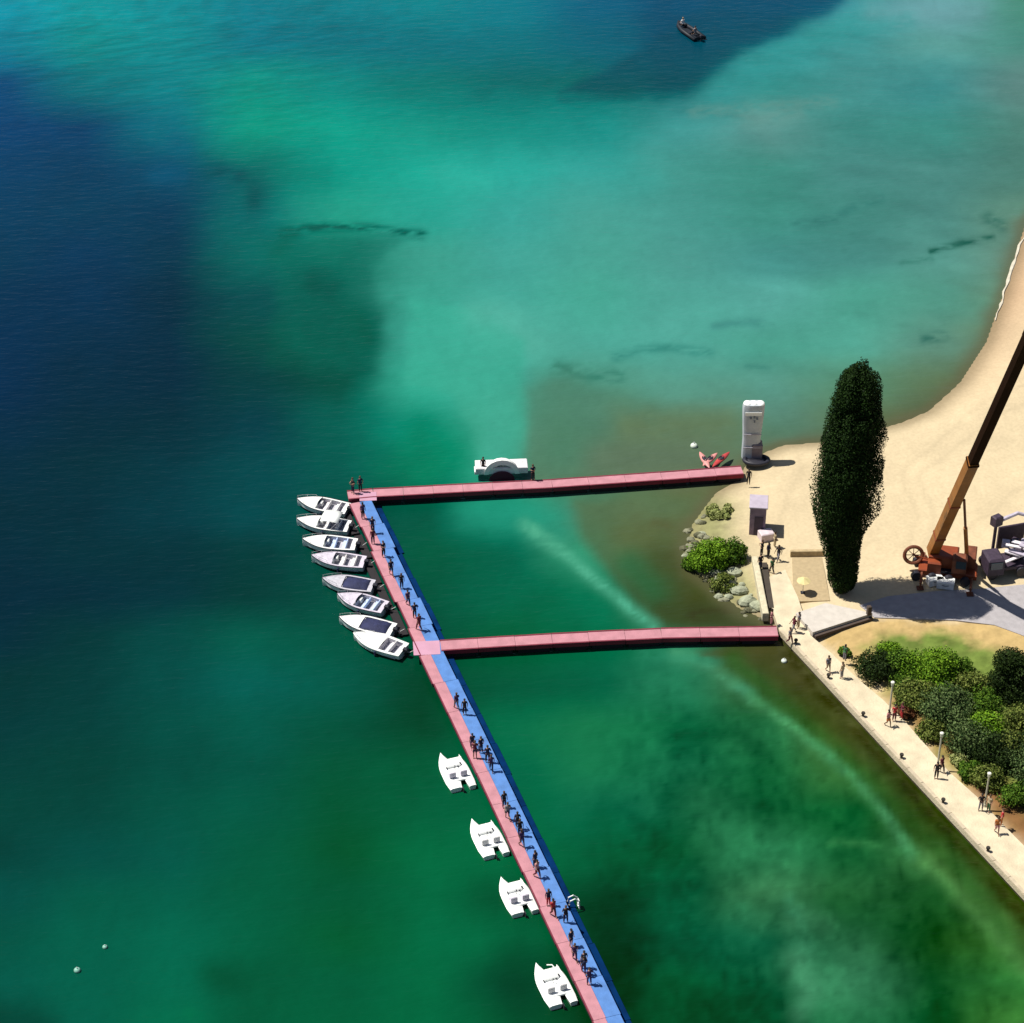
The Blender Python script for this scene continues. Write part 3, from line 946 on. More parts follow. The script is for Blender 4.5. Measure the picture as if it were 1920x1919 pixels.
stand_at(906, 886, .70, 2.9, 'black', 'black', 'person in black at the left side of the white shelter', 'stand', sk=1)
stand_at(999, 900, .96, 3.6, 'navy', 'black', 'person in navy at the right side of the white shelter', 'bent', sk=1)
stand_at(676, 922, .96, .3, 'navy', 'black', 'person in navy at the left corner of the upper pier', 'stand')
stand_at(662, 925, .96, 2.3, 'black', 'navy', 'person in black at the far left end of the upper pier', 'bent')
stand_at(1403, 908, .62, 3.0, 'black', 'black', 'lone person in black on the sand below the white tower', 'stand')
GS = 'people gathered by the lilac cabin'
for q in [(1428, 1042, 1.0, 'black', 'black', 'person all in black nearest the lilac cabin', 'bent'), (1440, 1046, 4.0, 'navy', 'black', 'person in navy in the middle of the group below the lilac cabin', 'stand'),
          (1459, 1052, 2.4, 'black', 'grey', 'person in black and grey at the right of the group', 'walk'), (1452, 1026, 5.0, 'beige', 'beige', 'person in beige behind the group by the lilac cabin', 'stand'),
          (1425, 1068, .4, 'black', 'navy', 'person in black and navy beside the top of the cream parapet', 'stand'), (1447, 1076, .4, 'green', 'black', 'person in green top at the upper end of the promenade', 'walk')]:
    stand_at(q[0], q[1], .62, q[2], q[3], q[4], q[5], q[6], group=GS)
GQ = 'people on the promenade'
for q in [(1488, 1186, 2.0, 'maroon', 'grey', 'person in maroon where the lower pier meets the promenade', 'walk', 0), (1480, 1207, 4.0, 'grey', 'maroon', 'person in grey shirt stepping onto the promenade by the lower pier', 'walk', 0),
          (1497, 1178, 1.0, 'grey', 'beige', 'person in grey and beige behind the pair at the pier head', 'stand', 0), (1446, 1172, 4.4, 'pink', 'pink', 'person in pink at the shore end of the lower pier', 'stand', 0), (1583, 1239, 5.4, 'green', 'grey', 'person in green at the inner edge of the promenade', 'stand', 0),
          (1552, 1260, 3.4, 'grey', 'beige', 'person in grey on the water side of the promenade', 'walk', 1), (1578, 1272, .8, 'beige', 'grey', 'person in beige beside the inner promenade edge', 'stand', 0),
          (1676, 1352, 3.3, 'red', 'maroon', 'person in red at the foot of the first lamp post', 'stand', 0), (1664, 1362, 3.8, 'pink', 'orange', 'person in pink and orange at the first lamp post', 'walk', 1), (1690, 1348, 1.8, 'maroon', 'red', 'person in maroon beside the shrubs at the first lamp post', 'bent', 0),
          (1755, 1460, 3.0, 'black', 'black', 'person all in black at the middle lamp post', 'stand', 0), (1764, 1448, 3.8, 'maroon', 'black', 'person in maroon and black behind the middle lamp post walker', 'walk', 0),
          (1838, 1520, 3.2, 'black', 'grey', 'person in black and grey at the lowest lamp post', 'bent', 0), (1853, 1522, 2.2, 'beige', 'green', 'person in beige at the lowest lamp post', 'stand', 0),
          (1868, 1563, 3.2, 'orange', 'pink', 'person in orange top below the lowest lamp post', 'walk', 1), (1877, 1548, 1.2, 'red', 'orange', 'person in red by the rusty soil', 'stand', 0)]:
    stand_at(q[0], q[1], TOPZ + .004, q[2], q[3], q[4], q[5], q[6], short=bool(q[7]), group=GQ)

# ------------------------------------------------------------------ lamp posts
m_post = mat('pale_post', (.50, .47, .36), .6, .05, 3)
for i, (x, y, lb) in enumerate([(1667, 1340, 'pale lamp post at the reddish shrubs, highest of the three on the promenade'), (1758, 1436, 'pale lamp post behind the person in black, middle of three'), (1846, 1512, 'pale lamp post nearest the rusty soil, lowest of three')]):
    if i == 0:
        lp = empty('lamp_post', at(x, y, TOPZ), 0, lb, 'lamp post', 'lamp posts along the promenade')
        MB().tube([(0, 0, 0), (0, 0, .25)], [.16, .13], 10).build('base', m_post, lp)
        MB().tube([(0, 0, .25), (0, 0, 3.1)], [.09, .07], 8).build('post', m_post, lp)
        MB().tube([(0, 0, 3.1), (0, 0, 3.45), (0, 0, 3.5)], [.11, .17, .12], 10).build('lamp_head', mat('lamp_white', (.7, .7, .62), .4), lp)
    else:
        c = copy_tree(lp)
        c.location = at(x, y, TOPZ)
        c['label'] = lb

for i, (x, y, lb) in enumerate([(1492, 1207, 'small dark mooring bollard just below the lower pier head'), (1553, 1272, 'small dark mooring bollard by the walker in grey on the quay'), (1618, 1344, 'small dark mooring bollard level with the first lamp post'), (1690, 1422, 'small dark mooring bollard midway between the first and middle lamp posts'),
                                (1768, 1506, 'small dark mooring bollard left of the lowest lamp post'), (1852, 1597, 'small dark mooring bollard nearest the bottom right of the quay')]):
    o = MB().tube([(0, 0, 0), (0, 0, .3), (0, 0, .34), (0, 0, .46)], [.12, .10, .18, .16], 10).build('mooring_bollard', mat('iron_dark', (.03, .025, .02), .6), loc=at(x, y, TOPZ))
    tag(o, lb, 'bollard', 'mooring bollards on the quay')

# ------------------------------------------------------------------ boats
m_white = mat('gelcoat_white', (.80, .82, .80), .35, .03, 1)
m_deck = mat('deck_white', (.75, .76, .74), .5, .05, 3)
m_grey = mat('cockpit_grey', (.44, .43, .48), .7, .15, 4)
m_dark = mat('dark_trim', (.02, .02, .03), .5)
m_tarp = mat('navy_tarp', (.018, .022, .07), .8, .3, 2, .4, 6)
m_glass = mat('smoked_glass', (.03, .05, .06), .1, .05, 1, spec=.8)
m_seat = mat('cushion_blue', (.45, .55, .75), .8)
m_seatw = mat('cushion_white', (.7, .68, .68), .8)
m_tan = mat('lilac_deck', (.52, .48, .56), .8, .2, 3)


def hull_loft(L, B, H, bow=2.2):
    """x forward, stern at 0; returns sections of sheer, chine, keel"""
    S = []
    n = 12
    for i in range(n + 1):
        t = i / n
        w = B / 2 * (0.86 + .14 * math.sin(min(1, t * 2) * math.pi / 2)) * (1 - max(0, (t - .45) / .55) ** bow)
        w = max(w, .02)
        S.append((L * t, w, H * (1 + .28 * t * t), .02 + .25 * t ** 3 * H))
    return S


def motorboat(name, loc, rz, label, L=4.6, B=1.8, style='open', deckm=None, group='motorboats moored at the corner of the piers'):
    o = empty(name, loc, rz, label, 'boat', group)
    S = hull_loft(L, B, .68)
    mb = MB()
    vs, fs = [], []
    for x, w, h_, k in S:
        vs += [(x, -w, h_), (x, -w * .86, .16 + k), (x - .02, 0, -.18 + k), (x, w * .86, .16 + k), (x, w, h_)]
    for i in range(len(S) - 1):
        for q in range(4):
            a_0 = i * 5 + q
            fs.append((a_0, a_0 + 5, a_0 + 6, a_0 + 1))
    fs.append((0, 1, 2, 3, 4))
    mb.add(vs, fs)
    hl = mb.build('hull', m_white, o)
    shade_smooth_angle(hl)
    # rub rail
    rl = MB()
    rl.tube([(x, -w - .02, h_) for x, w, h_, k in S] + [(x, w + .02, h_) for x, w, h_, k in S[::-1]], .035, 6)
    rl.build('rub_rail', m_dark if style != 'plain' else m_deck, o)
    # deck: foredeck and side decks round a cockpit
    c0, c1 = (.10, .56) if style != 'plain' else (.12, .40)
    dk = MB()
    for i in range(len(S) - 1):
        x0, w0, h0, _ = S[i]
        x1, w1, h1, _ = S[i + 1]
        t = (i + .5) / (len(S) - 1)
        ins_ = c0 < t < c1
        if ins_:
            for s in (-1, 1):
                a4 = [(x0, s * w0 * .99, h0 - .01), (x1, s * w1 * .99, h1 - .01), (x1, s * (w1 - .2), h1 + .01), (x0, s * (w0 - .2), h0 + .01)]
                b4 = [(p[0], p[1], p[2] - .05) for p in a4]
                dk.add(a4 + b4, [(0, 1, 2, 3), (7, 6, 5, 4), (3, 2, 6, 7), (0, 4, 5, 1)])
        else:
            cr = .07
            a6 = [(x0, -w0 * .99, h0 - .01), (x0, 0, h0 + cr * min(1, w0 * 2)), (x0, w0 * .99, h0 - .01), (x1, -w1 * .99, h1 - .01), (x1, 0, h1 + cr * min(1, w1 * 2)), (x1, w1 * .99, h1 - .01)]
            dk.add(a6, [(0, 3, 4, 1), (1, 4, 5, 2)])
    dk.build('deck', deckm or m_deck, o)
    xs0, xs1 = L * .08, L * (c1 + .01)
    w = B / 2 - .2
    ck = MB()
    ck.box(((xs0 + xs1) / 2, 0, .17), (xs1 - xs0, 2 * w, .06))
    for s in (-1, 1):
        ck.box(((xs0 + xs1) / 2, s * w, .40), (xs1 - xs0, .04, .46))
    ck.box((xs0, 0, .4), (.04, 2 * w, .46))
    ck.box((xs1, 0, .43), (.04, 2 * w, .5))
    ck.build('cockpit', m_grey, o)
    if style == 'tarp':
        tb = MB()
        v_, f_ = [], []
        for i in range(7):
            x = L * (.06 + .09 * i)
            ww = B / 2 * .97
            hh = .66 + .28 * math.sin(i / 6 * math.pi) + R.uniform(-.03, .03)
            v_ += [(x, -ww, .60), (x, -ww * .5, hh * .96), (x, 0, hh + .05), (x, ww * .5, hh * .96), (x, ww, .60)]
        for i in range(6):
            for q in range(4):
                z_ = i * 5 + q
                f_.append((z_, z_ + 5, z_ + 6, z_ + 1))
        tb.add(v_, f_)
        f2 = tb.build('boat_cover', m_tarp, o, True)
        f2.modifiers.new('t', 'SOLIDIFY').thickness = .02
    else:
        for sx in ((.22, .42) if style != 'plain' else (.27,)):
            st = MB()
            st.box((L * sx, 0, .36), (.42, 2 * w - .12, .12), bev=.03)
            st.box((L * sx - .2, 0, .55), (.1, 2 * w - .16, .34), bev=.03)
            st.build('seat', m_seat if style == 'blue' else m_seatw, o)
        if style in ('open', 'blue', 'bimini'):
            wsx = L * (c1 + .01)
            ws = MB()
            v_ = []
            for s in range(-3, 4):
                y = s / 3 * w
                x = wsx + .32 * math.cos(s / 3 * 1.2) - .3
                v_ += [(x + .2, y, .64), (x, y * .92, .98)]
            f_ = [(2 * i, 2 * i + 2, 2 * i + 3, 2 * i + 1) for i in range(6)]
            ws.add(v_, f_)
            g2 = ws.build('windshield', m_glass, o)
            g2.modifiers.new('t', 'SOLIDIFY').thickness = .02
            co = MB()
            co.box((L * c1 - .1, -.3, .55), (.3, .5, .36), bev=.05)
            cn = co.build('console', m_deck, o)
            MB().torus((L * c1 - .3, -.3, .66), .15, .018, 12, 6, Matrix.Rotation(math.radians(70), 4, 'Y')).build('steering_wheel', m_dark, cn)
        if style == 'bimini':
            bt = MB()
            v_, f_ = [], []
            for i in range(5):
                x = L * (.16 + .085 * i)
                hh = 1.62 + .1 * math.sin(i / 4 * math.pi)
                v_ += [(x, -B * .42, hh - .1), (x, 0, hh), (x, B * .42, hh - .1)]
            for i in range(4):
                for q in range(2):
                    z_ = i * 3 + q
                    f_.append((z_, z_ + 3, z_ + 4, z_ + 1))
            bt.add(v_, f_)
            bi = bt.build('sun_canopy', m_white, o, True)
            bi.modifiers.new('t', 'SOLIDIFY').thickness = .03
            for s in (-1, 1):
                for x in (.18, .48):
                    MB().tube([(L * .33, s * B * .42, .6), (L * x, s * B * .42, 1.5)], .018, 5).build('canopy_pole', m_grey, o)
    # bow rail and outboard
    br = MB()
    top = [(S[i][0], -S[i][1] * .85, S[i][2] + .28) for i in range(8, 12)]
    top = top + [(L - .05, 0, S[-1][2] + .3)] + [(p[0], -p[1], p[2]) for p in top[::-1]]
    br.tube(top, .015, 5)
    for p in top[::2]:
        br.tube([(p[0], p[1], p[2]), (p[0], p[1], p[2] - .3)], .012, 5)
    br.build('bow_rail', mat('steel', (.5, .5, .5), .25, metal=.8), o)
    en = MB()
    en.box((-.18, 0, .78), (.42, .34, .36), bev=.08)
    en.box((-.2, 0, .35), (.16, .14, .7))
    en.box((-.28, 0, -.05), (.34, .05, .06))
    e_ = en.build('outboard_engine', m_dark, o)
    MB().torus((-.32, 0, -.2), .09, .03, 10, 5, Matrix.Rotation(math.radians(90), 4, 'Y')).build('propeller', m_dark, e_)
    MB().tube([(.15, 0, .62), (-.5, -.1, .5), (-.95, -.2, .85)], .02, 5).build('mooring_rope', m_deck, o)
    for s in (-1, 1):
        MB().tube([(L * .45, s * (B / 2 + .06), .55), (L * .45, s * (B / 2 + .06), .1)], .09, 7).build('fender', m_tarp if s > 0 else m_deck, o)
    return o


BO = [((561, 941), (652, 957), 'open', m_deck, 'white motorboat with a smoked windshield, topmost at the pier corner'),
      ((560, 978), (655, 990), 'bimini', m_deck, 'white motorboat shaded by a white sun canopy, second from the pier corner'),
      ((571, 1016), (668, 1024), 'blue', m_deck, 'white motorboat with pale blue seats, third from the pier corner'),
      ((588, 1047), (684, 1057), 'open', m_tan, 'motorboat with a lilac grey deck between two lighter boats'),
      ((608, 1090), (700, 1102), 'tarp', m_grey, 'motorboat under a navy tarp with a grey foredeck'),
      ((636, 1120), (722, 1142), 'blue', m_tan, 'motorboat with pale blue cushions and lilac deck between the two tarped boats'),
      ((640, 1163), (738, 1184), 'tarp', m_deck, 'motorboat under a navy tarp with a white foredeck'),
      ((667, 1194), (757, 1222), 'plain', m_deck, 'clean white motorboat with a long foredeck, lowest of the moored group')]
for (bx, by), (sx, sy), stl, dm, lb in BO:
    pb, ps = at(bx, by, .5), at(sx, sy, .5)
    d = pb - ps
    motorboat('motorboat', Vector((ps.x, ps.y, 0)), math.atan2(d.y, d.x), lb, d.length * 1.04, 2.2, stl, dm)

# pedal boats


def pedal_boat(loc, rz, label, L=4.3, B=2.6, variant=0):
    o = empty('pedal_boat', loc, rz, label, 'pedal boat', 'white pedal boats moored along the long pier')
    for s in (-1, 1):
        S = []
        wide = .62 if s > 0 else .36
        n = 10
        Lh = L if s > 0 else L * .86
        x0 = 0 if s > 0 else -.1
        vs, fs = [], []
        cy = s * (B / 2 - wide)
        for i in range(n + 1):
            t = i / n
            w = wide * (1 - max(0, (t - .5) / .5) ** 2.2) * (.8 + .2 * min(1, t * 5))
            w = max(w, .02)
            up = .30 * t ** 3
            x = x0 + Lh * t
            vs += [(x, cy - w, .36 + up), (x, cy - w * .7, -.12 + up), (x, cy + w * .7, -.12 + up), (x, cy + w, .36 + up), (x, cy + w * .6, .44 + up), (x, cy - w * .6, .44 + up)]
        for i in range(n):
            for q in range(6):
                a1 = i * 6 + q
                b1 = i * 6 + (q + 1) % 6
                fs.append((a1, a1 + 6, b1 + 6, b1))
        fs.append(tuple(range(6)))
        mb = MB()
        mb.add(vs, fs)
        fl = mb.build('float', m_white, o)
        shade_smooth_angle(fl)
    MB().box((L * .52, -.05, .43), (L * .66, B * .80, .14), bev=.04).build('deck', m_white, o)
    for s in (-1, 1):
        st = MB()
        st.box((L * .34, s * B * .2, .60), (.5, .52, .16), bev=.05)
        st.box((L * .34 - .26, s * B * .2, .84), (.12, .52, .5), bev=.05)
        st.build('seat', m_seatw if variant % 2 else m_tan, o)
        pd = MB()
        pd.tube([(L * .58, s * B * .2 - .2, .66), (L * .58, s * B * .2 + .2, .66)], .025, 6)
        pd.box((L * .58 + .1, s * B * .2 - .14, .70), (.16, .1, .04))
        pd.box((L * .58 - .1, s * B * .2 + .14, .62), (.16, .1, .04))
        pd.build('pedal', m_dark, o)
    MB().box((L * .62, 0, .60), (.5, B * .5, .26), bev=.08).build('front_housing', m_white, o)
    MB().tube([(L * .5, 0, .5), (L * .5, 0, .95), (L * .5 - .18, 0, 1.0)], .025, 6).build('tiller', m_dark, o)
    rd_ = MB()
    rd_.box((-.12, 0, .2), (.35, .05, .5))
    rd_.build('rudder', m_dark, o)
    if variant == 3:
        MB().tube([(L * .78, -B * .30, .45), (L * .88, -B * .22, .62), (L * .93, -B * .08, .52)], .05, 6).build('tow_bar', m_deck, o)
    return o


for i, (bx, by, sx, sy, lb) in enumerate([(838, 1415, 868, 1476, 'white twin hulled pedal boat, topmost of four beside the long pier'), (897, 1538, 930, 1602, 'white twin hulled pedal boat with white seats just below the topmost one'),
                                          (952, 1647, 984, 1710, 'white twin hulled pedal boat just above the lowest one'), (1018, 1808, 1056, 1882, 'white pedal boat with a tow bar at its bow near the picture bottom')]):
    pb, ps = at(bx, by, .4), at(sx, sy, .4)
    d = pb - ps
    pedal_boat(Vector((ps.x, ps.y, 0)), math.atan2(d.y, d.x), lb, d.length * 1.0, 2.35, i)

# distant dark dinghy with two people
pb, ps = at(1272, 46, .2), at(1312, 74, .2)
d = pb - ps
dg_ = empty('dinghy', Vector((ps.x, ps.y, 0)), math.atan2(d.y, d.x), 'small dark inflatable dinghy out on the deep blue water', 'dinghy')
L = d.length
m_rub = mat('black_rubber', (.008, .012, .02), .6)
t_ = [(0, -.75, .28), (L * .6, -.75, .3), (L * .85, -.5, .38), (L, 0, .5), (L * .85, .5, .38), (L * .6, .75, .3), (0, .75, .28)]
MB().tube(t_, [.24, .27, .27, .27, .27, .27, .24], 10).build('tube', m_rub, dg_, True)
MB().box((L * .42, 0, .12), (L * .8, 1.2, .08)).build('floor', m_rub, dg_)
MB().box((0, 0, .35), (.08, 1.3, .45)).build('transom', m_rub, dg_)
MB().box((L * .4, 0, .36), (.3, 1.3, .06)).build('thwart', m_dark, dg_)
e_ = MB()
e_.box((-.3, 0, .75), (.4, .32, .36), bev=.08)
e_.box((-.28, 0, .3), (.14, .12, .7))
e_.build('outboard_engine', m_dark, dg_)
ax = d.normalized()
q = ps + ax * (L * .8)
person(Vector((q.x, q.y, .22)), math.atan2(d.y, d.x) - math.pi / 2, 'white', 'grey', 'person in white seated at the bow of the dinghy', 'sit', sk=0, hr=2, size=1.1)
q = ps + ax * (L * .22)
person(Vector((q.x, q.y, .22)), math.atan2(d.y, d.x) - math.pi / 2, 'grey', 'black', 'person in grey seated at the stern of the dinghy', 'sit', sk=0, size=1.1)

# buoys
for x, y, s, lb in [(145, 1821, .26, 'larger pale buoy floating in the lower left water'), (197, 1777, .2, 'smaller faint buoy up right of the larger pale buoy'), (1301, 838, .36, 'white float resting by the shore end of the upper pier'), (1470, 1241, .26, 'pale float beside the quay below the lower pier')]:
    p = at(x, y)
    o = empty('buoy', Vector((p.x, p.y, 0)), 0, lb, 'buoy')
    mm = mat('pale_buoy', (.20, .42, .34), .5) if x < 300 else mat('white_float', (.60, .66, .58), .5)
    MB().ball((0, 0, s * .3), (s, s, s * .8), 12, 8).build('float', mm, o, True)
    MB().tube([(0, 0, s), (0, 0, s * 1.5)], s * .15, 6).build('ring', m_grey, o)

# white swim ladder on the right of the long pier
p = on_pier(1702, 1.0) + nrm * .6
ld = empty('swim_ladder', Vector((p.x, p.y, .1)), math.atan2(nrm.y, nrm.x), 'small white swim ladder on the blue side of the long pier', 'ladder')
for s in (-1, 1):
    MB().tube([(-.5, s * .28, .8), (-.4, s * .28, 1.3), (.1, s * .28, 1.45), (.55, s * .28, 1.0), (.65, s * .28, -.6)], .065, 6).build('rail', m_white, ld)
ld.scale = (.75, .75, .75)
for k in range(4):
    MB().tube([(.6, -.28, .9 - .3 * k), (.6, .28, .9 - .3 * k)], .06, 6).build('rung', m_white, ld)

# ------------------------------------------------------------------ white shelter on the upper pier
c = at(941, 896, .3)
sh = empty('shelter_raft', Vector((c.x, c.y, 0)), math.radians(3.5), 'white domed shelter raft with a dark red opening behind the upper pier', 'shelter')
MB().box((0, .75, .35), (5.0, 1.5, .7), bev=.08).build('raft', mat('raft_white', (.72, .70, .72), .6), sh)
dm = MB()
v_, f_ = [], []
prof = [(a * math.pi / 10) for a in range(11)]
for yy, sc in ((0, 1), (.4, .97), (.8, .84), (1.15, .55)):
    for a in prof:
        v_.append((-1.65 * sc * math.cos(a), yy, .7 + 1.55 * sc * math.sin(a)))
for i in range(3):
    for k in range(10):
        q = i * 11 + k
        f_.append((q, q + 11, q + 12, q + 1))
f_.append(tuple(range(33, 44)))
dm.add(v_, f_)
o = dm.build('dome', m_white, sh, True)
o.modifiers.new('t', 'SOLIDIFY').thickness = .05
ar = MB()
for a0, a1 in zip(prof[:-1], prof[1:]):
    q = [(-1.25 * math.cos(a0), -.03, .7 + 1.05 * math.sin(a0)), (-1.7 * math.cos(a0), -.03, .7 + 1.6 * math.sin(a0)), (-1.7 * math.cos(a1), -.03, .7 + 1.6 * math.sin(a1)), (-1.25 * math.cos(a1), -.03, .7 + 1.05 * math.sin(a1))]
    ar.add(q + [(x, y + .06, z) for x, y, z in q], [(0, 3, 2, 1), (4, 5, 6, 7), (0, 1, 5, 4), (1, 2, 6, 5), (2, 3, 7, 6), (3, 0, 4, 7)])
ar.build('front_arch', m_white, sh)
MB().prism([(-1.24 * math.cos(a), 1.04 * math.sin(a)) for a in prof], 0, .05).build('dark_opening', mat('maroon_lining', (.10, .006, .03), .8), sh).rotation_euler = (math.radians(90), 0, 0)
sh.children[-1].location = (0, .06, .7)
for s, w in ((-1, 1.0), (1, .7)):
    MB().box((s * 2.1, .55, .9), (w, 1.0, .4), bev=.12).build('side_cushion', m_seatw, sh)
MB().box((1.85, .95, 1.1), (.5, .3, .8), bev=.08).build('side_cabinet', m_white, sh)

# ------------------------------------------------------------------ kayaks at the shore end of the upper pier
m_kr = mat('kayak_red', (.42, .05, .05), .4)
m_kp = mat('kayak_pink', (.62, .26, .24), .4)


def kayak(x0, y0, x1, y1, m, lb):
    p0, p1 = at(x0, y0, .9), at(x1, y1, .9)
    d = p1 - p0
    o = empty('kayak', Vector((p0.x, p0.y, .55)), math.atan2(d.y, d.x), lb, 'kayak', 'kayaks beside the upper pier')
    L = d.length
    n = 10
    rr = [max(.03, .34 * math.sin(math.pi * i / n) ** .7) for i in range(n + 1)]
    mb = MB()
    vs, fs = [], []
    for i in range(n + 1):
        for k in range(8):
            t = 2 * math.pi * k / 8
            vs.append((L * i / n, rr[i] * math.cos(t), .25 + rr[i] * .55 * math.sin(t)))
    for i in range(n):
        for k in range(8):
            a1, b1 = i * 8 + k, i * 8 + (k + 1) % 8
            fs.append((a1, a1 + 8, b1 + 8, b1))
    mb.add(vs, fs)
    mb.build('hull', m, o, True)
    MB().torus((L * .5, 0, .43), .26, .03, 16, 6, Matrix.Diagonal((1.5, .8, 1, 1))).build('cockpit_rim', m_dark, o)
    MB().ball((L * .5, 0, .40), (.36, .19, .04), 10, 5).build('cockpit_opening', m_dark, o)


kayak(1318, 872, 1345, 848, m_kp, 'pink kayak lying across the upper pier, leftmost of three')
kayak(1336, 874, 1368, 846, m_kr, 'red kayak between two pink ones on the upper pier')
kayak(1312, 846, 1330, 876, m_kp, 'pink kayak tilted the other way at the left of the red one')

# ------------------------------------------------------------------ white tower and lilac cabin on the point
c = at(1407, 858, .6)
tw = empty('inflatable_tower', c, 0, 'tall white inflatable tower with small dark marks near its top', 'tower')
m_inf = mat('tower_white', (.42, .46, .50), .6, .12, .9)
tb = MB()
Z_ = [(0, .86), (.6, .88), (2.2, .86), (3.8, .95), (5.0, 1.02), (5.9, 1.04), (6.2, .95)]
v_, f_ = [], []
NN = 20
for z, r in Z_:
    for k in range(NN):
        t = 2 * math.pi * k / NN
        e = 1 / max(abs(math.cos(t)) ** 4 + abs(math.sin(t)) ** 4, .01) ** .25
        v_.append((r * e * math.cos(t) * (1 + .03 * math.sin(3 * t)), r * e * .55 * math.sin(t), z))
for i in range(len(Z_) - 1):
    for k in range(NN):
        a1, b1 = i * NN + k, i * NN + (k + 1) % NN
        f_.append((a1, b1, b1 + NN, a1 + NN))
f_.append(tuple(range((len(Z_) - 1) * NN, len(Z_) * NN)))
tb.add(v_, f_)
shade_smooth_angle(tb.build('column', m_inf, tw))
for s in (-1, 0, 1):
    MB().ball((s * .62, 0, 6.15), (.42, .5, .22), 10, 6).build('crown_knob', m_white, tw, True)
for x, z, s in ((-.28, 4.9, .2), (.05, 5.0, .18), (.32, 4.85, .16), (.1, 4.5, .12)):
    MB().box((x, -.645, z), (s, .03, .24)).build('dark_mark', mat('print_grey', (.12, .15, .2), .7), tw)
MB().box((-.05, -.64, 5.35), (1.6, .05, .35)).build('white_band', m_white, tw)
for z in (1.5, 3.0):
    MB().box((0, -.60, z), (1.7, .05, .08)).build('seam', mat('seam_grey', (.35, .34, .40), .7), tw)
MB().box((.55, -.1, 1.0), (1.0, 1.0, 1.8), bev=.2).build('blower_box', mat('blower_grey', (.18, .15, .17), .8), tw)
ct = at(1418, 866, .6)
rg = empty('mooring_mat', ct, 0, 'dark round rubber base mat under the white tower', 'mat')
rb = MB().torus((0, 0, .2), 1.0, .2, 24, 8, Matrix.Diagonal((1.15, .8, 1, 1)))
rb.ball((0, 0, .12), (1.05, .8, .14), 16, 5)
rb.build('rubber_ring', m_dark, rg, True)
c = at(1419, 1002, .6)
cb = empty('cabin', c, math.radians(-6), 'narrow lilac grey cabin on the point above the group of people', 'cabin')
m_lil = mat('lilac_panel', (.20, .15, .21), .8, .2, 2)
MB().box((0, .8, 1.5), (1.45, 1.9, 3.0)).build('walls', m_lil, cb)
MB().box((0, .8, 3.08), (1.7, 2.15, .14), bev=.04).build('roof', mat('lilac_roof', (.40, .35, .42), .8, .1, 2), cb)
MB().box((.1, -.17, 1.05), (.8, .04, 2.0)).build('door', mat('dark_purple_door', (.05, .035, .06), .7), cb)
MB().box((-.74, .8, 1.7), (.04, 1.0, .8)).build('window', m_glass, cb)
c = at(1436, 1010, .6)
bx = MB().box((c.x, c.y, 1.0), (1.3, 1.0, .8), .3, bev=.08).build('ice_chest', mat('pinkish_white', (.62, .52, .55), .6))
tag(bx, 'pinkish white chest at the foot of the lilac cabin', 'chest')

# small parasol in the yard
c = at(1505, 1112, .7)
pr = empty('parasol', c, 0, 'small pale yellow parasol standing in the gravel yard', 'parasol')
MB().tube([(0, 0, 0), (0, 0, 1.9)], .04, 6).build('pole', m_post, pr)
cv = MB()
v_ = [(0, 0, 2.05)] + [(.85 * math.cos(k * math.pi / 4), .85 * math.sin(k * math.pi / 4), 1.65) for k in range(8)]
cv.add(v_, [(0, 1 + k, 1 + (k + 1) % 8) for k in range(8)])
o = cv.build('canopy', mat('yellow_canvas', (.62, .52, .25), .8), pr)
o.modifiers.new('t', 'SOLIDIFY').thickness = .03
MB().box((0, 0, .05), (.5, .5, .1)).build('foot', m_dark, pr)
pr.scale = (.75, .75, .8)

# ------------------------------------------------------------------ rocks
rk = empty('rock_bank', (0, 0, 0), 0, 'bank of pale green grey boulders at the water edge below the bush', 'rocks')
m_rk = [mat('rock_pale', (.30, .32, .22), .9, .3, 2, .5, 6), mat('rock_mid', (.20, .20, .13), .9, .3, 2, .5, 6), mat('rock_dark', (.10, .10, .055), .9, .3, 2, .5, 6)]
RP = random.Random(3)
spots = []
for k in range(78):
    t = RP.random()
    path = [(1296, 985), (1290, 1030), (1300, 1072), (1335, 1103), (1380, 1138), (1438, 1166)]
    i = min(4, int(t * 5))
    u = t * 5 - i
    x = path[i][0] + (path[i + 1][0] - path[i][0]) * u
    y = path[i][1] + (path[i + 1][1] - path[i][1]) * u
    off = RP.uniform(-12, 42)
    spots.append((x + off * .8, y - off * .6, RP.uniform(.22, .5)))
spots += [(1358, 1096, 1.1), (1385, 1112, .9), (1345, 1078, .7), (1400, 1132, .9), (1376, 1080, .75), (1420, 1140, .8)]
for x, y, s in spots:
    p = at(x, y, .1)
    zz = max(gz(p), -.1)
    r_ = RP
    MB().ball((p.x, p.y, zz + s * .15), (s, s * r_.uniform(.6, .9), s * r_.uniform(.45, .7)), 8, 6, jit=.13, rnd=r_).build('rock', m_rk[0] if s > .68 else m_rk[r_.choice((0, 1, 1, 2))], rk)

# ------------------------------------------------------------------ foliage


def leaf_mat(name, c1, c2):
    if name in MATS:
        return MATS[name]
    m = bpy.data.materials.new(name)
    m.use_nodes = True
    nt = m.node_tree
    b = nt.nodes['Principled BSDF']
    b.inputs['Roughness'].default_value = .65
    b.inputs['Specular IOR Level'].default_value = .08
    g = nt.nodes.new('ShaderNodeNewGeometry')
    rp = nt.nodes.new('ShaderNodeValToRGB')
    rp.color_ramp.elements[0].color = (*c1, 1)
    rp.color_ramp.elements[1].color = (*c2, 1)
    nt.links.new(g.outputs['Random Per Island'], rp.inputs['Fac'])
    nt.links.new(rp.outputs['Color'], b.inputs['Base Color'])
    MATS[name] = m
    return m


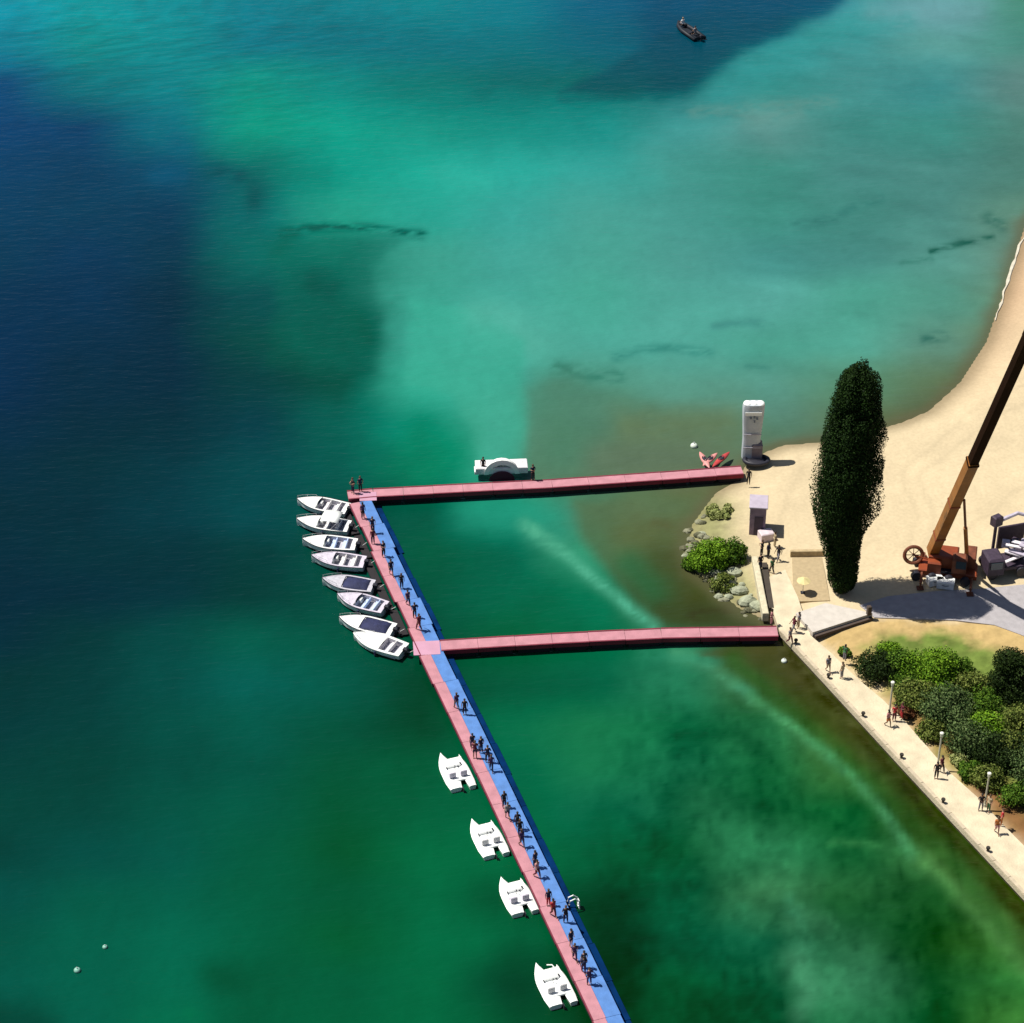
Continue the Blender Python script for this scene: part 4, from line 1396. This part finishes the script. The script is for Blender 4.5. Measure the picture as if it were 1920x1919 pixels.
def leaves_mesh(P, Nrm, size, rs):
    """P (n,3) positions -> folded leaf quads"""
    n = len(P)
    a = rs.randn(n, 3)
    Nn = Nrm + rs.randn(n, 3) * .55
    Nn /= np.linalg.norm(Nn, axis=1, keepdims=True)
    u = np.cross(Nn, a)
    u /= np.linalg.norm(u, axis=1, keepdims=True)
    v = np.cross(Nn, u)
    s = (size * rs.uniform(.6, 1.4, n))[:, None]
    q = np.stack([P - u * s * .5, P + v * s * .35, P + u * s * .5, P - v * s * .35], 1).reshape(-1, 3)
    me = bpy.data.meshes.new('leaves')
    me.vertices.add(4 * n)
    me.vertices.foreach_set('co', q.astype(np.float32).ravel())
    me.loops.add(4 * n)
    me.loops.foreach_set('vertex_index', np.arange(4 * n, dtype=np.int32))
    me.polygons.add(n)
    me.polygons.foreach_set('loop_start', np.arange(0, 4 * n, 4, dtype=np.int32))
    me.update(calc_edges=True)
    return me


def clump_points(rs, centres, radii, n):
    k = rs.randint(0, len(centres), n)
    d = rs.randn(n, 3)
    d /= np.linalg.norm(d, axis=1, keepdims=True)
    r = rs.uniform(.35, 1, n) ** .4
    P = centres[k] + d * (radii[k] * r[:, None])
    return P, d


def bush(px, py, w, h, cols, label, group=None, n=None, seed=1, name='bush', leaf=.17, depth=None, cat='bush'):
    p = at(px, py, .6)
    rs = np.random.RandomState(seed)
    o = empty(name, Vector((p.x, p.y, gz(p))), 0, label, cat, group)
    dp = depth or w * .85
    nc = int(12 + w * 5)
    th = rs.uniform(0, 2 * np.pi, nc)
    rr = np.sqrt(rs.rand(nc)) * .72
    hz = rs.uniform(.12, 1, nc) * (1 - rr ** 2 * .7)
    C = np.stack([rr * np.cos(th) * w / 2, rr * np.sin(th) * dp / 2, hz * h * .86], 1)
    rad = (rs.uniform(.16, .30, nc) * min(w, h * 1.6))[:, None] * np.array([[1, 1, .75]])
    n = int((n or int(900 * w * h / 4 + 1800)) * 1.5)
    n = min(n, 20000)
    P, d = clump_points(rs, C, rad, n)
    P[:, 2] = np.maximum(P[:, 2], .05)
    me = leaves_mesh(P, d, leaf, rs)
    me.materials.append(leaf_mat(cols[0], cols[1], cols[2]))
    f = bpy.data.objects.new('foliage', me)
    COL.objects.link(f)
    f.parent = o
    tr = MB()
    for k in range(0, nc, 3):
        c = C[k]
        tr.tube([(c[0] * .1, c[1] * .1, -.1), (c[0] * .5, c[1] * .5, c[2] * .55), (c[0], c[1], c[2])], [.07, .045, .02], 5)
    tr.build('stems', mat('bark', (.06, .04, .025), .9), o)
    return o


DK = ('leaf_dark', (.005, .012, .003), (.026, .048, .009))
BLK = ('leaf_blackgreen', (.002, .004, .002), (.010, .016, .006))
BR = ('leaf_bright', (.040, .110, .005), (.175, .310, .020))
MID = ('leaf_mid', (.014, .050, .004), (.105, .190, .018))
OLV = ('leaf_olive', (.025, .050, .006), (.190, .225, .050))
GRY = ('leaf_greygreen', (.008, .030, .006), (.130, .185, .062))
PALE = ('leaf_pale', (.18, .22, .06), (.34, .36, .14))
RST = ('leaf_rust', (.06, .025, .010), (.20, .085, .04))
GB = 'shrubs between the promenade and the road'
bush(1338, 1056, 4.8, 2.6, BR, 'broad bright green bush on the rocky point between the piers', n=9000, seed=2)
bush(1378, 1050, 2.4, 2.6, MID, 'mid green bush at the right side of the bright bush on the point', seed=3)
bush(1300, 1056, 2.0, 1.3, MID, 'low dark fringe bush at the left water edge of the point', seed=4)
bush(1358, 1092, 3.0, 1.1, OLV, 'low olive bush growing among the pale boulders', seed=5)
bush(1350, 958, 3.4, .8, PALE, 'pale yellow green grass tussock above the bright bush on the point', seed=6, name='grass_tussock', leaf=.3, cat='grass tussock')
bush(1640, 1262, 4.2, 2.4, DK, 'dark green rounded shrub at the left end of the planting', GB, seed=11)
bush(1690, 1262, 3.4, 2.2, MID, 'mid green shrub between the dark left shrub and the bright one', GB, seed=12)
bush(1742, 1275, 4.6, 2.9, BR, 'bright lime green shrub below the dry grass', GB, n=9000, seed=13)
bush(1795, 1262, 3.2, 1.8, MID, 'mid green shrub right of the lime green shrub', GB, seed=14)
bush(1893, 1300, 4.4, 4.6, DK, 'very dark tall shrub at the right edge below the road', GB, n=14000, seed=15)
bush(1712, 1318, 4.2, 2.0, OLV, 'olive green shrub above the first lamp post', GB, seed=16)
bush(1775, 1345, 4.8, 2.8, GRY, 'large grey green shrub in the middle of the planting', GB, n=10000, seed=17)
bush(1842, 1338, 3.6, 2.4, MID, 'mid green shrub below the very dark tall one', GB, seed=18)
bush(1905, 1372, 4.2, 2.4, OLV, 'yellowish olive shrub at the right edge of the planting', GB, seed=19)
bush(1812, 1400, 4.2, 2.6, GRY, 'grey green shrub behind the middle lamp post', GB, seed=20)
bush(1872, 1430, 4.4, 2.8, DK, 'dark shrub right of the middle lamp post', GB, seed=21)
bush(1925, 1455, 4.0, 2.6, GRY, 'grey green shrub at the right picture edge above the rusty soil', GB, seed=22)
bush(1850, 1472, 3.0, 1.8, OLV, 'small olive shrub above the lowest lamp post', GB, seed=23)
bush(1905, 1505, 3.2, 1.8, MID, 'low mid green shrub above the person in red', GB, seed=24)
bush(1700, 1340, 1.5, .8, RST, 'low rust red shrub at the first lamp post', GB, seed=25)
bush(1795, 1430, 1.8, .8, PALE, 'small pale yellow shrub edge by the middle lamp post', GB, seed=27)
bush(1665, 1228, 2.6, 1.2, BR, 'small lime green shrub above the dark left shrub', GB, seed=30)
bush(1700, 1292, 3.2, 1.6, MID, 'mid green shrub filling the gap below the lime green shrub', GB, seed=31)
bush(1752, 1312, 3.4, 1.8, BR, 'bright green shrub just below the largest lime green one', GB, seed=32)
bush(1822, 1300, 3.4, 2.0, OLV, 'olive shrub left of the very dark tall one', GB, seed=33)
bush(1850, 1378, 3.6, 2.0, BR, 'bright green shrub in the middle of the grey green ones', GB, seed=34)
bush(1745, 1378, 2.8, 1.4, OLV, 'low olive shrub along the promenade above the middle lamp post', GB, seed=35)
bush(1898, 1420, 3.6, 2.2, OLV, 'olive shrub at the right edge below the yellowish one', GB, seed=36)
bush(1818, 1452, 2.6, 1.2, MID, 'low mid green shrub right of the middle lamp post by the path', GB, seed=37)
bush(1583, 1224, 1.2, .7, MID, 'tiny green shrub alone on the dry grass', GB, seed=28)
bush(1985, 1420, 5.5, 4.0, DK, 'dark shrub just outside the right edge of the planting', GB, seed=29)

# the poplar
p = at(1578, 1108, .6)
rs = np.random.RandomState(9)
pt = empty('poplar_tree', Vector((p.x, p.y, .5)), 0, 'tall narrow dark poplar tree standing on the sandy point', 'tree')
prof = [(.3, 1.0), (1.5, 1.35), (3.3, 1.45), (5.4, 1.65), (7.5, 2.2), (9.2, 2.85), (11.5, 3.2), (13.5, 3.2), (17.2, 2.95), (21.2, 2.4), (23.8, 1.95), (25, 1.4), (25.7, .5)]
prof = [(a * .915, b_) for a, b_ in prof]
hz = np.array([q[0] for q in prof])
rd2 = np.array([q[1] for q in prof])
nc = 620
H_ = rs.uniform(1.0, 22.9, nc)
r0 = np.interp(H_, hz, rd2)
th = rs.uniform(0, 2 * np.pi, nc)
rr = (.1 + .9 * rs.rand(nc) ** .6) * r0 * .82
cx = np.interp(H_, [0, 5, 8, 13, 26], [0, -.35, -.55, -.3, -.15])
C = np.stack([cx + rr * np.cos(th), rr * np.sin(th), H_], 1)
rad = (r0 * .28 + .22)[:, None] * rs.uniform(.7, 1.35, (nc, 1)) * np.array([[.8, .8, 1.9]])
P, d = clump_points(rs, C, rad, 200000)
lim = np.interp(P[:, 2], hz, rd2) * (1.0 + .10 * np.sin(3 * np.arctan2(P[:, 1], P[:, 0]) + P[:, 2] * .9)) * rs.uniform(.93, 1.0, len(P))
ax0 = np.interp(P[:, 2], [0, 5, 8, 13, 26], [0, -.35, -.55, -.3, -.15])
rad_ = np.hypot(P[:, 0] - ax0, P[:, 1])
kk = np.minimum(1, np.maximum(lim, .15) / np.maximum(rad_, .01))
P[:, 0] = ax0 + (P[:, 0] - ax0) * kk
P[:, 1] *= kk
P[:, 2] = np.maximum(P[:, 2], .6)
d[:, 2] = d[:, 2] * .4 + .3
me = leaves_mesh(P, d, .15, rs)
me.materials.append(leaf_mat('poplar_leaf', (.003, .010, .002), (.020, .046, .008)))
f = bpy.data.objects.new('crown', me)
COL.objects.link(f)
f.parent = pt
m_bark = mat('poplar_bark', (.07, .05, .035), .95, .3, 3, .6, 12)
MB().tube([(0, 0, -.2), (0, 0, 1), (-.1, 0, 6), (-.2, 0, 14), (-.2, 0, 19), (-.15, 0, 22.6)], [.62, .45, .36, .25, .12, .03], 10).build('trunk', m_bark, pt, True)
for k in range(26):
    z0 = 1.2 + k * .72
    a = k * 2.4
    r_ = float(np.interp(z0 + 3, hz, rd2)) * .8
    MB().tube([(-.1, 0, z0), (-.1 + r_ * .6 * math.cos(a), r_ * .6 * math.sin(a), z0 + 1.4), (r_ * math.cos(a), r_ * math.sin(a), z0 + 3.6)], [.11, .07, .02], 5).build('limb', m_bark, pt)

# ------------------------------------------------------------------ crane
m_or = mat('crane_orange', (.22, .045, .014), .5, .15, 1.5)
m_or2 = mat('crane_amber', (.30, .11, .018), .5, .2, 1)
m_br = mat('crane_dark', (.018, .007, .003), .8, .2, 1, spec=.05)
m_rst = mat('crane_rust', (.15, .045, .02), .7, .4, 2)
c0 = at(1758, 1078, .7)
cr = empty('mobile_crane', c0, 0, 'orange mobile crane with its long boom raised over the beach', 'crane')
# boom: leans right and towards the lake front
base = Vector((-.55, .9, 1.9))
dvec = Vector((.06, -.50, 1.0)).normalized()


def beam(mb, p0, p1, w, h_, mi=0):
    d = (p1 - p0)
    L = d.length
    x = d.normalized()
    y = Vector((0, 0, 1)).cross(x).normalized()
    z = x.cross(y)
    M = Matrix((x, y, z)).transposed().to_4x4()
    M.translation = (p0 + p1) / 2
    return mb.box(None, (L, w, h_), M=M, mi=mi)


beam(MB(), base, base + dvec * 16.5, .86, .95).build('boom_base_section', m_or2, cr)
beam(MB(), base + dvec * 15.9, base + dvec * 36, .74, .82).build('boom_middle_section', m_br, cr)
beam(MB(), base + dvec * 35.5, base + dvec * 54, .8, .85).build('boom_top_section', m_br, cr)
for k in (3, 9, 16.2):
    beam(MB(), base + dvec * k, base + dvec * (k + .25), .95, 1.04).build('boom_collar', m_or if k < 10 else m_br, cr)
hd = base + dvec * 54
MB().tube([hd + Vector((-.5, 0, 0)), hd + Vector((.5, 0, 0))], .5, 12).build('boom_sheave', m_dark, cr)
# luffing cylinder
att = base + dvec * 10.5 + Vector((.6, -.1, -.4))
foot = Vector((2.6, .6, 1.2))
MB().tube([foot, foot.lerp(att, .55)], .19, 8).build('lift_cylinder', m_or2, cr)
MB().tube([foot.lerp(att, .55), att], .12, 8).build('cylinder_rod', m_rst, cr)
# upper works
MB().box((.5, .7, 1.5), (2.6, 2.0, 1.3), math.radians(-12), bev=.15).build('machine_house', m_or, cr)
MB().box((-.4, 0, 1.3), (1.2, 1.6, 1.1), math.radians(-12), bev=.12).build('boom_foot', m_or, cr)
cab_ = MB().box((1.7, -.6, 1.75), (1.3, 1.3, 1.5), math.radians(-12), bev=.18).build('cab', m_rst, cr)
MB().box((1.7, -1.28, 1.95), (.9, .03, .8), math.radians(-12)).build('cab_window', m_glass, cab_)
MB().box((2.9, .8, 1.4), (1.1, 2.0, 1.2), math.radians(-12), bev=.1).build('counterweight', m_rst, cr)
MB().tube([(.8, .3, .7), (.8, .3, .95)], 1.2, 20).build('turntable', m_dark, cr)
MB().box((.9, .2, .55), (5.2, 2.0, .5), math.radians(-12), bev=.1).build('chassis', m_or, cr)
for k in range(4):
    for s in (-1, 1):
        q = Matrix.Rotation(math.radians(-12), 4, 'Z') @ Vector((-1.9 + k * 1.45, s * 1.15, .42))
        w_ = MB().tube([q + Vector((.03, -.18, 0)), q + Vector((-.03, .18, 0))], .45, 14).build('wheel', m_dark, cr)
for s1, s2 in ((-1, -1), (1, -1), (-1, 1), (1, 1)):
    q = Matrix.Rotation(math.radians(-12), 4, 'Z') @ Vector((.8 + s1 * 2.2, s2 * 2.4, .5))
    q0 = Matrix.Rotation(math.radians(-12), 4, 'Z') @ Vector((.8 + s1 * 2.2, s2 * .8, .6))
    mb = MB()
    mb.tube([q0, q], .12, 6)
    mb.tube([q, q - Vector((0, 0, .45))], .09, 6)
    mb.box(q - Vector((0, 0, .45)), (.6, .6, .08))
    mb.build('outrigger', m_rst, cr)
# hose reel on a stand at the left
rl_ = Matrix.Rotation(math.radians(78), 4, 'X')
MB().torus((-2.2, .9, 1.55), .8, .17, 26, 8, rl_).build('cable_reel', m_rst, cr)
mb = MB()
for k in range(4):
    a = k * math.pi / 4
    v1 = rl_.to_3x3() @ Vector((.75 * math.cos(a), .75 * math.sin(a), 0))
    mb.tube([Vector((-2.2, .9, 1.55)) - v1, Vector((-2.2, .9, 1.55)) + v1], .035, 5)
mb.build('reel_spokes', m_rst, cr)
mb = MB()
mb.tube([(-2.2, 1.2, 1.5), (-1.2, .9, .7)], .08, 6)
mb.tube([(-2.2, 1.0, 1.5), (-.9, .6, 1.3)], .08, 6)
mb.build('reel_bracket', m_or, cr)
# white tool crates in front of the crane
for x, y, s, rz, lb in [(1752, 1094, .9, .3, 'white tool crate on the ground under the crane, left one'), (1772, 1100, 1.0, -.2, 'white tool crate on the ground under the crane, right one')]:
    c = at(x, y, .7)
    o = empty('tool_crate', c, rz, lb, 'crate', 'white crates below the crane')
    MB().box((0, 0, .3), (1.5 * s, .9 * s, .6), bev=.04).build('box', m_seatw, o)
    MB().box((0, 0, .64), (1.56 * s, .96 * s, .07)).build('lid', m_deck, o)
    MB().tube([(-.3, -.5 * s, .45), (0, -.56 * s, .42), (.3, -.5 * s, .45)], .025, 5).build('handle', m_dark, o)

# lorry loaded with grey equipment, at the right edge
m_ll = mat('lilac_paint', (.42, .38, .46), .6, .2, 3)
m_lw = mat('lorry_white', (.70, .66, .70), .5, .1, 3)
m_lp = mat('dark_plum', (.045, .030, .05), .6, .3, 3)
c = at(1898, 1082, .7)
lo = empty('lorry', c, math.radians(10), 'dark plum lorry loaded with white panels beside the crane', 'lorry')
MB().box((.8, 1.2, .9), (5.6, 2.2, .3), bev=.03).build('flatbed', m_lp, lo)
MB().box((-1.8, .6, 1.5), (1.5, 2.0, 1.7), bev=.2).build('cab', m_lp, lo)
MB().box((-1.8, -.45, 1.7), (1.1, .04, .7)).build('windscreen', m_glass, lo.children[-1])
for i in range(9):
    MB().box((-.6 + R.uniform(-.8, 2.6), R.uniform(.2, 2.8), 1.5 + i * .17), (R.uniform(1.2, 2.4), R.uniform(.25, .5), .1), R.uniform(-.9, .4)).build('panel', m_lw if i % 2 else m_ll, lo)
for i in range(8):
    x, y = R.uniform(-.4, 3.0), R.uniform(.6, 2.6)
    a = R.uniform(-1, 1)
    MB().box((x, y, 1.35 + R.uniform(0, .8)), (.7, .6, .6), a, bev=.06).build('machine_part', m_lp if i % 3 else m_ll, lo)
for x in (-1.9, .8, 2.4):
    for s in (0, 2.3):
        MB().tube([(x, s - .1, .45), (x, s + .22, .45)], .48, 14).build('wheel', m_dark, lo)
mb = MB()
mb.tube([(-1.0, 2.8, 1.2), (-1.0, 2.8, 4.3)], .16, 8)
mb.box((-1.0, 2.8, 4.4), (.9, .7, 1.0), .4, bev=.1)
mb.build('loading_mast', m_lp, lo)
mb = MB()
mb.tube([(-1.0, 2.8, 4.2), (1.0, 3.0, 4.8), (3.0, 2.6, 4.2)], [.2, .18, .14], 8)
mb.build('loading_arm', m_ll, lo)
mb = MB()
mb.box((.9, 3.6, 1.9), (2.6, .2, 2.4), .1, bev=.05)
mb.build('tail_board', m_lp, lo)
